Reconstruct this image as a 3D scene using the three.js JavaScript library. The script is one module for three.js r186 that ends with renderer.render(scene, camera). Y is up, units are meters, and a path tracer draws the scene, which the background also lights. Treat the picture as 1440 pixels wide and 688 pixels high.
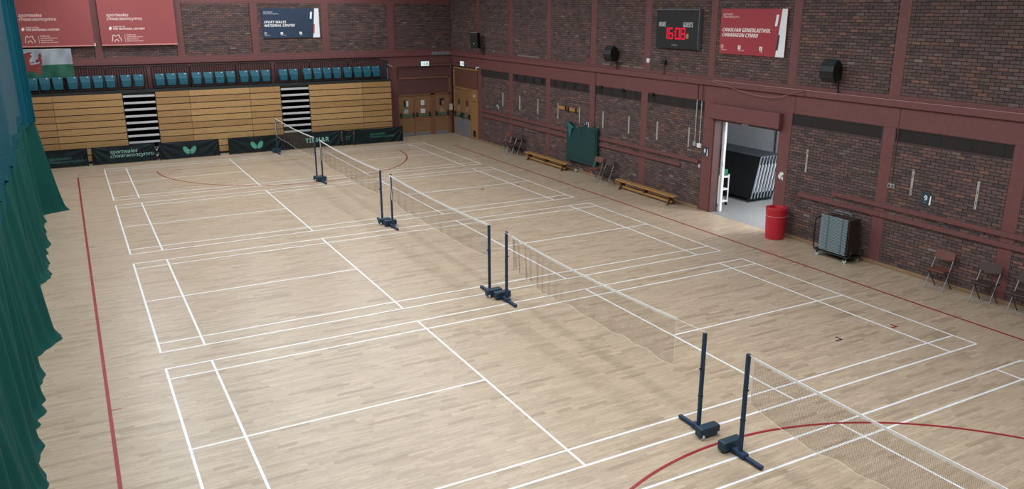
import * as THREE from 'three';
import { mergeGeometries } from 'three/addons/utils/BufferGeometryUtils.js';
import { RoundedBoxGeometry } from 'three/addons/geometries/RoundedBoxGeometry.js';
import { RectAreaLightUniformsLib } from 'three/addons/lights/RectAreaLightUniformsLib.js';

// ------------------------------------------------------------------ camera, light, exposure
const scene = new THREE.Scene();
scene.background = new THREE.Color(0x0a0a0b);
const renderer = new THREE.WebGLRenderer({ antialias: true });
renderer.toneMapping = THREE.LinearToneMapping;
renderer.toneMappingExposure = 0.78;
renderer.shadowMap.enabled = true;
RectAreaLightUniformsLib.init();

const camera = new THREE.PerspectiveCamera(2 * Math.atan(344 / 1135.243) * 180 / Math.PI, 1440 / 688, 0.1, 80);
camera.position.set(-7.5241, 6.0039, 11.1057);
camera.quaternion.setFromRotationMatrix(new THREE.Matrix4().set(
  0.87859, 0.13535, -0.45800, 0, -0.00123, 0.95964, 0.28123, 0, 0.47758, -0.24652, 0.84329, 0, 0, 0, 0, 1));
camera.updateMatrixWorld(true);
camera.updateProjectionMatrix();

const CEIL = 8.6;
const LAMP_NITS = 40, LAMP_X = [-5.8, -1.6, 2.8], LAMP_Z = [-23, -18.2, -13.4, -8.6, -3.8, 1, 5.8, 10], LAMP_W = 0.7, LAMP_L = 2.2;
const LAMP_COLOR = new THREE.Color().setRGB(0.945, 0.985, 1.03);
const STORE_NITS = 160;

// ------------------------------------------------------------------ helpers
let seed = 20240611;
const rnd = () => { seed = (seed + 0x6D2B79F5) | 0; let t = Math.imul(seed ^ (seed >>> 15), 1 | seed); t = (t + Math.imul(t ^ (t >>> 7), 61 | t)) ^ t; return ((t ^ (t >>> 14)) >>> 0) / 4294967296; };
const rr = (a, b) => a + (b - a) * rnd();
const V = (x, y, z) => new THREE.Vector3(x, y, z);
const lerp = (a, b, t) => a + (b - a) * t;
const sm = (a, b, x) => { const t = Math.min(1, Math.max(0, (x - a) / (b - a))); return t * t * (3 - 2 * t); };
const used = new Map();
function numbered(n) { const k = used.get(n) || 0; used.set(n, k + 1); return k ? `${n}_${String(k).padStart(3, '0')}` : n; }
function clean(g) {
  let q = g.index ? g.toNonIndexed() : g;
  for (const k of Object.keys(q.attributes)) if (!['position', 'normal', 'uv'].includes(k)) q.deleteAttribute(k);
  return q;
}
const join = (gs) => { gs = [].concat(gs); return gs.length === 1 ? gs[0] : mergeGeometries(gs.map(clean), false); };
function obj(name, gs, m, parent) { const o = new THREE.Mesh(join(gs), m); o.name = parent ? name : numbered(name); (parent || scene).add(o); return o; }
function tag(o, label, category, group) { o.userData.label = label; o.userData.category = category; if (group) o.userData.group = group; return o; }
function struct(name, label, category) { const o = new THREE.Group(); o.name = name; scene.add(o); o.userData = { label, category, kind: 'structure' }; return o; }
function thing(name, label, category, pos = [0, 0, 0], turn = 0, group) {
  const o = new THREE.Group(); o.name = numbered(name); scene.add(o); o.position.set(...pos); o.rotation.y = turn; return tag(o, label, category, group);
}
function copyOf(o, pos, turn, label) { const c = o.clone(); c.name = numbered(o.name.replace(/_\d{3}$/, '')); scene.add(c); c.position.set(...pos); c.rotation.y = turn; c.userData = { ...o.userData }; if (label) c.userData.label = label; return c; }
// box between corners, optional rounding
function bx(x0, x1, y0, y1, z0, z1, r = 0) {
  const w = Math.abs(x1 - x0), h = Math.abs(y1 - y0), d = Math.abs(z1 - z0);
  const g = r > 0 ? new RoundedBoxGeometry(w, h, d, 2, Math.min(r, w / 2.01, h / 2.01, d / 2.01)) : new THREE.BoxGeometry(w, h, d);
  g.translate((x0 + x1) / 2, (y0 + y1) / 2, (z0 + z1) / 2); return g;
}
function metricUV(g, s = 1) { // world-size box mapping
  g = clean(g); const p = g.attributes.position, n = g.attributes.normal, uv = g.attributes.uv;
  for (let i = 0; i < p.count; i++) {
    const ax = Math.abs(n.getX(i)), ay = Math.abs(n.getY(i)), az = Math.abs(n.getZ(i));
    if (ay >= ax && ay >= az) uv.setXY(i, p.getX(i) * s, p.getZ(i) * s); else if (ax >= az) uv.setXY(i, p.getZ(i) * s, p.getY(i) * s); else uv.setXY(i, p.getX(i) * s, p.getY(i) * s);
  }
  return g;
}
function rod(a, b, r, n = 8) {
  const A = Array.isArray(a) ? V(...a) : a, B = Array.isArray(b) ? V(...b) : b, d = B.clone().sub(A), L = d.length();
  const g = new THREE.CylinderGeometry(r, r, L, n); g.applyQuaternion(new THREE.Quaternion().setFromUnitVectors(V(0, 1, 0), d.divideScalar(L))); g.translate((A.x + B.x) / 2, (A.y + B.y) / 2, (A.z + B.z) / 2); return g;
}
const tube = (pts, r, n = 6, seg = 40, closed = false, tension = 0.5) => new THREE.TubeGeometry(new THREE.CatmullRomCurve3(pts.map((p) => V(...p)), closed, 'catmullrom', tension), seg, r, n, closed);
const cyl = (r0, r1, h, n = 24) => new THREE.CylinderGeometry(r0, r1, h, n);
const WR = -Math.PI / 2; // turn of things on the side wall: local x = +z of the hall, local z = out of the wall
const RX = 9.2, BZ = -25.9;

// textures -------------------------------------------------------------
function dataTex(w, h, f, srgb, rx = 1, ry = 1) {
  const a = new Uint8Array(w * h * 4);
  for (let y = 0; y < h; y++) for (let x = 0; x < w; x++) { const c = f(x, y), i = (y * w + x) * 4; a[i] = c[0]; a[i + 1] = c[1]; a[i + 2] = c[2]; a[i + 3] = 255; }
  const t = new THREE.DataTexture(a, w, h); t.wrapS = t.wrapT = THREE.RepeatWrapping; t.magFilter = THREE.LinearFilter; t.minFilter = THREE.LinearMipmapLinearFilter; t.generateMipmaps = true;
  if (srgb) t.colorSpace = THREE.SRGBColorSpace; t.repeat.set(rx, ry); t.needsUpdate = true; return t;
}
function noiseGrid(w, h) { const a = new Float32Array(w * h); for (let i = 0; i < a.length; i++) a[i] = rnd(); return (x, y) => { // tiling value noise
  x = ((x % w) + w) % w; y = ((y % h) + h) % h; const xi = Math.floor(x), yi = Math.floor(y), fx = x - xi, fy = y - yi, x1 = (xi + 1) % w, y1 = (yi + 1) % h, u = fx * fx * (3 - 2 * fx), v = fy * fy * (3 - 2 * fy);
  return lerp(lerp(a[yi * w + xi], a[yi * w + x1], u), lerp(a[y1 * w + xi], a[y1 * w + x1], u), v); }; }
const nA = noiseGrid(64, 64), nB = noiseGrid(128, 128), nC = noiseGrid(16, 16);
const byte = (v) => Math.max(0, Math.min(255, Math.round(v)));
// wood grain, long axis = u
const woodTex = dataTex(256, 256, (x, y) => {
  const g = nB(x / 256 * 8, y / 256 * 128) * 0.55 + nA(x / 256 * 4, y / 256 * 64) * 0.3 + nB(x / 256 * 32, y / 256 * 128 + 40) * 0.15;
  const v = 205 + (g - 0.5) * 52; return [byte(v + 6), byte(v), byte(v - 8)];
}, true);
const paintTex = dataTex(256, 256, (x, y) => {
  const g = nA(x / 4, y / 4) * 0.4 + nC(x / 16, y / 16) * 0.35 + nB(x / 2, y / 2) * 0.25; const v = 232 + (g - 0.5) * 36; return [byte(v), byte(v), byte(v)];
}, true);
const brickTex = dataTex(256, 256, (x, y) => {
  const g = nB(x / 2, y / 2) * 0.5 + nA(x / 4, y / 4) * 0.3 + rnd() * 0.2; const v = 212 + (g - 0.5) * 90; return [byte(v), byte(v), byte(v)];
}, true);
const weaveTex = dataTex(128, 128, (x, y) => { const v = 215 + ((x % 4 < 2) !== (y % 4 < 2) ? 16 : -10) + (nA(x / 2, y / 2) - 0.5) * 30; return [byte(v), byte(v), byte(v)]; }, true, 6, 6);
function canvasTex(w, h, draw) {
  const c = document.createElement('canvas'); c.width = w; c.height = h; const x = c.getContext('2d'); draw(x, w, h);
  const t = new THREE.CanvasTexture(c); t.colorSpace = THREE.SRGBColorSpace; t.anisotropy = 8; return t;
}
// materials --------------------------------------------------------------
const M = (color, roughness = 0.6, extra = {}) => new THREE.MeshStandardMaterial({ color, roughness, ...extra });
const maroon = M(0x754746, 0.62, { map: paintTex });
const maroonPanel = M(0x644341, 0.5, { map: paintTex });
const mortar = M(0x2c2626, 0.95, { map: paintTex });
const brickMat = M(0xffffff, 0.85, { map: brickTex, vertexColors: true });
const plankMat = M(0xffffff, 0.36, { map: woodTex, vertexColors: true });
const subMat = M(0x6b5a48, 0.9);
const lineWhite = M(0xf0f4f6, 0.4, { map: paintTex });
const lineRed = M(0x98202a, 0.4, { map: paintTex });
const lineBrown = M(0x7a5a44, 0.5, { map: paintTex });
const lineBlack = M(0x16161a, 0.5);
const skirtWood = M(0xa88c6e, 0.5, { map: woodTex });
const doorWood = M(0x9e7a58, 0.45, { map: woodTex });
const doorWoodDark = M(0x946850, 0.5, { map: woodTex });
const doorYellow = M(0xb08858, 0.5, { map: woodTex });
const benchWood = M(0xc4975c, 0.4, { map: woodTex });
const benchDark = M(0x6a4632, 0.5, { map: woodTex });
const standBoards = [0xcaa570, 0xc29d6a, 0xd0ab76, 0xbd9866].map((c) => M(c, 0.45, { map: woodTex }));
const black = M(0x0e0f11, 0.55), softBlack = M(0x191b1e, 0.7), darkGrey = M(0x33373b, 0.6);
const steel = M(0x848c92, 0.4, { metalness: 0.5 }), alu = M(0xc2c6c8, 0.4, { metalness: 0.25 });
const kick = M(0x84878c, 0.45, { metalness: 0.4 });
const white = M(0xdcdedd, 0.5), offWhite = M(0xc4c3be, 0.6, { map: paintTex });
const navyPaint = M(0x14324c, 0.65);
const seatTeal = M(0x0f5a6c, 0.5);
const netThread = M(0x5a4632, 0.9), tapeWhite = M(0xdfe3e2, 0.7), cordWhite = M(0xd8d2c0, 0.8);
const vinylGreen = new THREE.MeshPhysicalMaterial({ color: 0x04423d, roughness: 0.75, specularIntensity: 0.35, side: THREE.DoubleSide });
const matGreen = M(0x0a3a3c, 0.42);
const chairBrown = M(0x63392e, 0.65), chairDark = M(0x3c2c28, 0.65);
const storeWall = M(0xcfd0d2, 0.8, { map: paintTex }), storeFloor = M(0x8b8b89, 0.6, { map: paintTex });
const ceilMat = M(0xb9b6b0, 0.9, { map: paintTex });

// ------------------------------------------------------------------ lamps (out of frame, on the roof)
function ceilingLamp(x, z) {
  const t = thing('ceiling_light', 'long white ceiling light panel hung under the roof of the hall', 'light', [x, CEIL - 0.12, z], 0, 'rows of ceiling light panels over the courts');
  obj('housing', bx(-LAMP_W / 2 - 0.04, LAMP_W / 2 + 0.04, 0, 0.119, -LAMP_L / 2 - 0.04, LAMP_L / 2 + 0.04, 0.02), white, t);
  const e = new THREE.MeshStandardMaterial({ color: 0xffffff, emissive: LAMP_COLOR, emissiveIntensity: 4 });
  obj('diffuser', bx(-LAMP_W / 2, LAMP_W / 2, -0.012, 0, -LAMP_L / 2, LAMP_L / 2), e, t);
  const L = new THREE.RectAreaLight(LAMP_COLOR, LAMP_NITS, LAMP_W, LAMP_L); L.position.set(x, CEIL - 0.14, z); L.rotation.x = -Math.PI / 2; L.name = numbered('lamp_glow'); scene.add(L);
}
for (const x of LAMP_X) for (const z of LAMP_Z) ceilingLamp(x, z);

// ------------------------------------------------------------------ floor: strips and painted lines
const frus = new THREE.Matrix4().multiplyMatrices(camera.projectionMatrix, camera.matrixWorldInverse);
const pix = (p) => { const q = p.clone().applyMatrix4(frus); return [720 + q.x * 720, 344 - q.y * 344]; };
function inFrame(p, m = 0) { const [u, v] = pix(p); return u > -m && u < 1440 + m && v > -m && v < 688 + m && p.clone().sub(camera.position).dot(camera.getWorldDirection(V(0, 0, 0))) > 0; }
const COURTS = [-20.64, -13.80, -6.85, 0, 6.89];
// open box (top and four sides), local origin at its centre, y up to 0
function pieceArrays(w, h, d, out, cx, cy, cz, col, u0, v0, us, axis) {
  // axis 'y': visible face up (floor strip); axis 'z': visible face towards +z (brick)
  const x0 = cx - w / 2, x1 = cx + w / 2; let q;
  if (axis === 'y') { const z0 = cz - d / 2, z1 = cz + d / 2, y1 = cy, y0 = cy - h;
    q = [[[x0, y1, z1], [x1, y1, z1], [x1, y1, z0], [x0, y1, z0], [0, 1, 0]], [[x0, y0, z1], [x1, y0, z1], [x1, y1, z1], [x0, y1, z1], [0, 0, 1]], [[x1, y0, z0], [x0, y0, z0], [x0, y1, z0], [x1, y1, z0], [0, 0, -1]], [[x1, y0, z1], [x1, y0, z0], [x1, y1, z0], [x1, y1, z1], [1, 0, 0]], [[x0, y0, z0], [x0, y0, z1], [x0, y1, z1], [x0, y1, z0], [-1, 0, 0]]];
    const f = (p) => [u0 + (p[0] - x0) * us, v0 + (p[2] - z0) * us * 1.0]; push(q, f);
  } else { const y0 = cy - h / 2, y1 = cy + h / 2, z1 = cz, z0 = cz - d;
    q = [[[x0, y0, z1], [x1, y0, z1], [x1, y1, z1], [x0, y1, z1], [0, 0, 1]], [[x0, y1, z1], [x1, y1, z1], [x1, y1, z0], [x0, y1, z0], [0, 1, 0]], [[x0, y0, z0], [x1, y0, z0], [x1, y0, z1], [x0, y0, z1], [0, -1, 0]], [[x1, y0, z1], [x1, y0, z0], [x1, y1, z0], [x1, y1, z1], [1, 0, 0]], [[x0, y0, z0], [x0, y0, z1], [x0, y1, z1], [x0, y1, z0], [-1, 0, 0]]];
    const f = (p) => [u0 + (p[0] - x0) * us, v0 + (p[1] - y0) * us]; push(q, f);
  }
  function push(Q, f) { for (const [a, b, c, e, n] of Q) for (const p of [a, b, c, a, c, e]) { out.p.push(...p); out.n.push(...n); out.u.push(...f(p)); out.c.push(...col); } }
}
function fromArrays(o) { const g = new THREE.BufferGeometry(); g.setAttribute('position', new THREE.Float32BufferAttribute(o.p, 3)); g.setAttribute('normal', new THREE.Float32BufferAttribute(o.n, 3)); g.setAttribute('uv', new THREE.Float32BufferAttribute(o.u, 2)); g.setAttribute('color', new THREE.Float32BufferAttribute(o.c, 3)); return g; }
const newOut = () => ({ p: [], n: [], u: [], c: [] });

const floor = struct('floor', 'pale maple strip sports hall floor with painted white and red court lines', 'floor');
obj('subfloor', bx(-9.6, RX + 0.3, -0.3, -0.021, -26.3, 12.8), subMat, floor);
{
  const W = 0.078, GAP = 0.0009, LEN = [0.28, 0.36, 0.44, 0.52, 0.62, 0.74];
  const tones = []; // linear maple tones
  for (const t of [0.79, 0.89, 0.94, 0.97, 1.0, 1.025, 1.05, 1.085]) tones.push([0.622 * t, 0.525 * Math.pow(t, 1.07), 0.408 * Math.pow(t, 1.18)]);
  const list = [];
  for (let z = -25.95 + W / 2; z < 12.4; z += W) {
    let x = -9.25 - rnd() * 0.5; const rowT = Math.floor(rnd() * 3) - 1;
    while (x < RX) {
      const li = Math.floor(rnd() * 6), L = LEN[li]; let a = Math.max(x, -9.25), b = Math.min(x + L, RX);
      const r = rnd(); let ti = r < 0.07 ? 0 : r < 0.18 ? 1 : r < 0.34 ? 2 : r < 0.54 ? 3 : r < 0.72 ? 4 : r < 0.86 ? 5 : r < 0.95 ? 6 : 7; ti = Math.max(0, Math.min(7, ti + (rnd() < 0.25 ? rowT : 0)));
      if (b - a > 0.02) list.push({ x: (a + b) / 2, z, L: b - a, full: b - a > L - 1e-6, li, ti, size: 0 });
      x += L;
    }
  }
  for (const s of list) { const p = V(s.x, 0, s.z); if (s.full && inFrame(p, -4)) { const d = camera.position.distanceTo(p); s.size = s.L * W * 6 / (d * d * d); } }
  const big = list.filter((s) => s.size > 0).sort((a, b) => b.size - a.size).slice(0, 300);
  const bigSet = new Set(big), cache = new Map(), out = newOut();
  for (const s of list) {
    if (bigSet.has(s)) {
      const k = s.li * 8 + s.ti; let g = cache.get(k);
      if (!g) { const o = newOut(); pieceArrays(s.L - GAP, 0.02, W - GAP, o, 0, 0, 0, tones[s.ti], rnd(), rnd(), 0.9, 'y'); g = fromArrays(o); cache.set(k, g); }
      const m = new THREE.Mesh(g, plankMat); m.name = 'plank'; m.position.set(s.x, 0, s.z); floor.add(m);
    } else pieceArrays(s.L - GAP, 0.02, W - GAP, out, s.x, 0, s.z, tones[s.ti], rnd(), rnd(), 0.9, 'y');
  }
  const f = new THREE.Mesh(fromArrays(out), plankMat); f.name = 'plank_field'; f.userData.kind = 'stuff'; floor.add(f);
}
const LW = 0.02;
const lineX = (x0, x1, z, m = lineWhite, w = LW, h = 0.0012, n = 'court_line') => obj(n, metricUV(bx(x0, x1, 0.0001, h, z - w, z + w)), m, floor);
const lineZ = (x, z0, z1, m = lineWhite, w = LW, h = 0.0018, n = 'court_line') => obj(n, metricUV(bx(x - w, x + w, 0.0001, h, z0, z1)), m, floor);
for (const zc of COURTS) {
  for (const s of [-1, 1]) {
    lineZ(s * 6.68, zc - 3.05, zc + 3.05); lineZ(s * 5.92, zc - 3.05, zc + 3.05); lineZ(s * 2.0, zc - 3.05, zc + 3.05);
    lineX(Math.min(s * 2, s * 6.68), Math.max(s * 2, s * 6.68), zc);
    lineX(-6.7, 6.7, zc + s * 3.03); lineX(-6.7, 6.7, zc + s * 2.57);
  }
}
for (const s of [-1, 1]) lineZ(s * 7.62, -22.35, 8.35, lineRed, 0.027, 0.0024, 'boundary_line');
lineX(-7.6, 7.6, -22.2, lineBrown, 0.012, 0.0024, 'boundary_line');
lineX(-7.6, 7.6, 8.33, lineRed, 0.025, 0.0024, 'boundary_line');
for (const z of [-11.98, -1.82]) { lineX(-7.6, -7.45, z, lineRed, 0.012, 0.0026, 'tick_mark'); lineX(7.45, 7.6, z, lineRed, 0.012, 0.0026, 'tick_mark'); }
lineX(-7.62, -7.42, -22.75, lineBlack, 0.012, 0.0026, 'tick_mark');
function arcLine(zc, r, a0, a1, m = lineRed) {
  const s = new THREE.Shape(), n = 96; for (let i = 0; i <= n; i++) { const a = lerp(a0, a1, i / n); s[i ? 'lineTo' : 'moveTo']((r + 0.025) * Math.cos(a), (r + 0.025) * Math.sin(a)); }
  for (let i = n; i >= 0; i--) { const a = lerp(a0, a1, i / n); s.lineTo((r - 0.025) * Math.cos(a), (r - 0.025) * Math.sin(a)); }
  const g = new THREE.ExtrudeGeometry(s, { depth: 0.003, bevelEnabled: false }); g.rotateX(-Math.PI / 2); g.translate(0, 0, zc); return obj('goal_circle_line', metricUV(g), m, floor);
}
arcLine(-22.2, 4.93, Math.PI, 2 * Math.PI); arcLine(8.38, 4.93, 0, Math.PI);
function cornerMark(x, z, m) { obj('corner_mark', [bx(x - 0.17, x, 0.0001, 0.0026, z - 0.018, z + 0.018), bx(x - 0.036, x, 0.0001, 0.0024, z - 0.14, z)], m, floor); }
cornerMark(4.68, 1.68, lineBlack); cornerMark(6.15, 1.76, lineRed); cornerMark(4.64, -13.3, lineBlack); cornerMark(6.1, -13.4, lineRed);
for (const [x, z] of [[0.55, 6.15], [0.72, 5.72]]) { const g = new THREE.TorusGeometry(0.055, 0.004, 6, 28); g.rotateX(Math.PI / 2); g.scale(1, 0.3, 1); g.translate(x, 0.0008, z); obj('floor_socket_ring', g, benchDark, floor); }

// ------------------------------------------------------------------ brick infill
const TONES = [[88, 76, 76], [98, 82, 80], [106, 87, 84], [112, 91, 87], [117, 95, 90], [122, 98, 92], [127, 98, 90], [134, 99, 88], [146, 107, 94], [126, 112, 108], [150, 136, 128], [104, 80, 74]].map((c) => { const k = new THREE.Color().setRGB(c[0] / 255, c[1] / 255, c[2] / 255, THREE.SRGBColorSpace); return [k.r * 0.97, k.g * 0.96, k.b * 0.98]; });
const PICK = [0, 0, 1, 1, 1, 2, 2, 2, 2, 3, 3, 3, 3, 4, 4, 4, 5, 5, 5, 6, 6, 3, 7, 9, 11, 2, 4, 8, 3];
const brickCache = new Map();
function brickWall(label, pos, turn, W, H, { pale = 0 } = {}) {
  const t = struct(numbered('brick_wall'), label, 'brick wall'); t.position.set(...pos); t.rotation.y = turn; t.updateMatrixWorld(true);
  obj('mortar', metricUV(bx(0, W, 0, H, -0.03, 0)), mortar, t);
  const P = 0.225, C = 0.075, J = 0.014, list = [];
  const off = rnd() * P, rows = Math.round(H / C), ch = H / rows;
  for (let r = 0; r < rows; r++) {
    let x = -((off + (r % 2) * P / 2) % P);
    for (; x < W; x += P) {
      const a = Math.max(x, 0) + J / 2, b = Math.min(x + P, W) - J / 2; if (b - a < 0.02) continue;
      let ti = PICK[Math.floor(rnd() * PICK.length)]; if (rnd() < 0.004) ti = 10; if (pale && r < pale && rnd() < 0.45) ti = 10;
      const s = { x: (a + b) / 2, y: (r + 0.5) * ch, L: Math.round((b - a) * 200) / 200, ti, d: Math.floor(rnd() * 3) * 0.0025 + 0.008, size: 0 };
      const p = V(s.x, s.y, 0).applyMatrix4(t.matrixWorld), e0 = V(s.x - s.L / 2, s.y, 0).applyMatrix4(t.matrixWorld), e1 = V(s.x + s.L / 2, s.y, 0).applyMatrix4(t.matrixWorld);
      if (s.L > 0.19 && inFrame(p, -2)) { const A = pix(e0), B = pix(e1), w = Math.hypot(A[0] - B[0], A[1] - B[1]); if (w >= 9.6) s.size = w; }
      list.push(s);
    }
  }
  const big = new Set(list.filter((s) => s.size > 0).sort((a, b) => b.size - a.size).slice(0, 300)), out = newOut();
  for (const s of list) {
    if (big.has(s)) {
      const v = Math.floor(rnd() * 3), k = `${s.L}|${s.ti}|${v}`; let g = brickCache.get(k);
      if (!g) { const o = newOut(); pieceArrays(s.L, ch - J, 0.02, o, 0, 0, 0, TONES[s.ti], rnd(), rnd(), 1.6, 'z'); g = fromArrays(o); brickCache.set(k, g); }
      const m = new THREE.Mesh(g, brickMat); m.name = 'brick'; m.position.set(s.x, s.y, s.d); t.add(m);
    } else pieceArrays(s.L, ch - J, 0.02, out, s.x, s.y, s.d, TONES[s.ti], rnd(), rnd(), 1.6, 'z');
  }
  if (out.p.length) { const f = new THREE.Mesh(fromArrays(out), brickMat); f.name = 'brickwork'; f.userData.kind = 'stuff'; t.add(f); }
  return t;
}

// ------------------------------------------------------------------ side wall with the store opening
const OP0 = -7.13, OP1 = -4.55, OPY = 2.85;
const PIL = [[-22.97, -22.63], [-19.93, -19.61], [-16.84, -16.53], [-13.75, -13.42], [-10.67, -10.34], [-7.57, OP0], [OP1, -4.17], [-1.39, -1.07], [1.69, 2.0], [4.78, 5.09], [7.86, 8.17], [10.95, 11.26]];
const UPIL = [[-23.05, -22.73], [-19.93, -19.62], [-16.83, -16.5], [-13.76, -13.41], [-10.63, -10.31], [-7.54, -7.26], [-4.45, -4.17], [-1.37, -1.07], [1.69, 2.0], [4.78, 5.09], [7.86, 8.17], [10.95, 11.26]];
const wallR = struct('wall_right', 'long hall wall of maroon painted columns, beam and ledge framing dark brick', 'wall');
obj('wall_core', [bx(RX + 0.03, RX + 0.3, 0, CEIL, -26.2, OP0), bx(RX + 0.03, RX + 0.3, 0, CEIL, OP1, 12.8), bx(RX + 0.03, RX + 0.3, OPY, CEIL, OP0, OP1)].map((g) => metricUV(g)), mortar, wallR);
for (const [a, b] of PIL) obj('column', metricUV(bx(RX, RX + 0.3, a === OP1 || b === OP0 ? 0 : 0, 3.34, a, b, 0.006)), maroon, wallR);
for (const [a, b] of UPIL) obj('column', metricUV(bx(RX, RX + 0.1, 4.06, 7.4, a, b, 0.006)), maroon, wallR);
{ // beam pieces with open joints, and the ledge on top of it
  const cut = [-25.9, -13.4, -7.6, -4.1, -1.0, 2.0, 12.6];
  for (let i = 0; i + 1 < cut.length; i++) obj('beam', metricUV(bx(RX - 0.005, RX + 0.2, 3.33, 3.8, cut[i] + 0.006, cut[i + 1] - 0.006, 0.006)), maroon, wallR);
  const lc = [-25.9, -22.9, -22.1, -16.0, -8.8, -3.75, 3.4, 12.6];
  for (let i = 0; i + 1 < lc.length; i++) obj('ledge', metricUV(bx(RX - 0.09, RX + 0.2, 3.81, 3.98, lc[i] + 0.006, lc[i + 1] - 0.006, 0.012)), maroon, wallR);
  obj('ledge_top', metricUV(bx(RX - 0.012, RX + 0.2, 3.97, 4.07, -25.9, 12.6, 0.01)), maroon, wallR);
  obj('head_beam', metricUV(bx(RX - 0.005, RX + 0.2, 6.95, CEIL, -25.9, 12.6)), maroon, wallR);
  obj('lintel', metricUV(bx(RX, RX + 0.3, OPY, 3.34, OP0, OP1)), maroon, wallR);
}
const upperSay = ['behind the corner loudspeaker', 'with mortar smears at its foot', 'above the wall with the empty slotted strips', 'behind the middle black loudspeaker', 'behind the scoreboard', 'behind the red sign', 'behind the loudspeaker past the red sign', 'above the number nine plate', 'past the number nine plate'];
const ub = [[-25.9, UPIL[0][0]]]; for (let i = 0; i < 9; i++) ub.push([UPIL[i][1], UPIL[i + 1][0]]);
const upLabels = ['upper brick panel in the hall corner beside the tilted loudspeaker', 'upper brick panel next to the tilted loudspeaker in the corner', 'upper brick panel with pale mortar along its foot', 'upper brick panel above the wall board and green mat', 'upper brick panel behind the small curved black loudspeaker', 'upper brick panel carrying the black scoreboard', 'upper brick panel carrying the red sign', 'upper brick panel behind the big loudspeaker beyond the red sign', 'upper brick panel above the number nine plate', 'upper brick panel past the column after plate nine'];
ub.forEach(([a, b], i) => brickWall(upLabels[i], [RX + 0.012, 4.07, a], WR, b - a, 6.95 - 4.07, { pale: i === 2 || i === 4 ? 1 : 0 }));
const lowLabels = ['lower brick panel with number six plate beside the timber corner doors', 'lower brick panel above the row of three brown chairs', 'lower brick panel with the wooden peg board', 'lower brick panel beside the hung green mat', 'lower brick panel with conduits beside the store opening', 'lower brick panel behind the stacked chair trolley', 'lower brick panel with the number nine plate', 'lower brick panel past the column behind the folding chairs'];
[[0, 1], [1, 2], [2, 3], [3, 4], [4, 5], [6, 7], [7, 8], [8, 9]].forEach(([i, j], k) => brickWall(lowLabels[k], [RX + 0.012, 0.09, PIL[i][1]], WR, PIL[j][0] - PIL[i][1], 2.91));
const plainR = struct('brick_wall_side', 'plain end stretch of brick between columns', 'brick wall');
obj('brickwork', metricUV(bx(RX + 0.012, RX + 0.04, 0.09, 3.3, 5.1, 12.6)), M(0x64504c, 0.9, { map: brickTex }), plainR);
// rails and skirting
const railTrim = (n, label, parts) => { const t = struct(n, label, 'rail'); parts.forEach((g) => obj('rail', metricUV(g), maroon, t)); };
railTrim('trim_1', 'upper maroon rail running along the brick wall to the conduits', [bx(RX - 0.05, RX + 0.02, 1.42, 1.53, -22.62, -13.76, 0.008), bx(RX - 0.05, RX + 0.02, 1.42, 1.53, -13.75, -7.66, 0.008)]);
railTrim('trim_2', 'lower maroon rail ending short of the store opening', [bx(RX - 0.05, RX + 0.02, 1.19, 1.30, -22.55, -13.76, 0.008), bx(RX - 0.05, RX + 0.02, 1.19, 1.30, -13.75, -8.5, 0.008)]);
railTrim('trim_3', 'upper maroon rail starting behind the chair trolley', [bx(RX - 0.05, RX + 0.02, 1.42, 1.53, -2.6, 6, 0.008)]);
railTrim('trim_4', 'lower maroon rail starting near the red bin', [bx(RX - 0.05, RX + 0.02, 1.19, 1.30, -3.68, 6, 0.008)]);
const skirt = struct('baseboard_right', 'pale timber skirting along the foot of the brick wall', 'skirting');
for (const [a, b] of [[-22.97, -16.7], [-16.7, -10.5], [-10.5, -7.57], [-4.17, -1.2], [-1.2, 1.85], [1.85, 12.5]]) obj('skirting_board', metricUV(bx(RX - 0.045, RX + 0.02, 0.001, 0.088, a + 0.001, b - 0.001, 0.01)), skirtWood, skirt);

// ------------------------------------------------------------------ back wall
const wallB = struct('wall_back', 'end wall of maroon columns and beams above the folded seating', 'wall');
obj('wall_core', metricUV(bx(-9.5, RX + 0.3, 0, CEIL, BZ - 0.35, BZ - 0.14)), mortar, wallB);
obj('lower_face', metricUV(bx(-9.2, 6.34, 0, 3.8, BZ - 0.14, BZ)), maroon, wallB);
obj('door_head', metricUV(bx(6.34, RX, 3.32, 3.8, BZ - 0.14, BZ)), maroon, wallB);
obj('recess_face', metricUV(bx(6.34, RX, 2.8, 3.32, BZ - 0.14, BZ - 0.1)), maroonPanel, wallB);
obj('door_side', metricUV(bx(9.12, RX, 0, 3.32, BZ - 0.14, BZ)), maroon, wallB);
obj('ledge', metricUV(bx(-9.2, RX - 0.095, 3.81, 3.98, BZ - 0.14, BZ + 0.09, 0.012)), maroon, wallB);
obj('ledge_top', metricUV(bx(-9.2, RX - 0.02, 3.97, 4.1, BZ - 0.14, BZ + 0.012, 0.01)), maroon, wallB);
obj('head_beam', metricUV(bx(-9.2, RX, 6.21, CEIL, BZ - 0.14, BZ)), maroon, wallB);
const BP = [[-9.2, -9.12], [-6.34, -6.07], [-3.26, -2.97], [-0.21, 0.1], [2.88, 3.2], [5.99, 6.31]];
for (const [a, b] of BP) obj('column', metricUV(bx(a, b, 4.08, 6.22, BZ - 0.14, BZ, 0.006)), maroon, wallB);
const bLabels = ['end wall brick panel behind the first red hanging banner', 'end wall brick panel under the second red hanging banner', 'bare end wall brick panel between banner and navy sign', 'end wall brick panel carrying the navy sign', 'bare end wall brick panel beside the navy sign', 'end wall brick panel meeting the hall corner'];
for (let i = 0; i < 6; i++) { const a = BP[i][1], b = i < 5 ? BP[i + 1][0] : RX; brickWall(bLabels[i], [a, 4.1, BZ - 0.03], 0, b - a, 2.11); }
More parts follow.
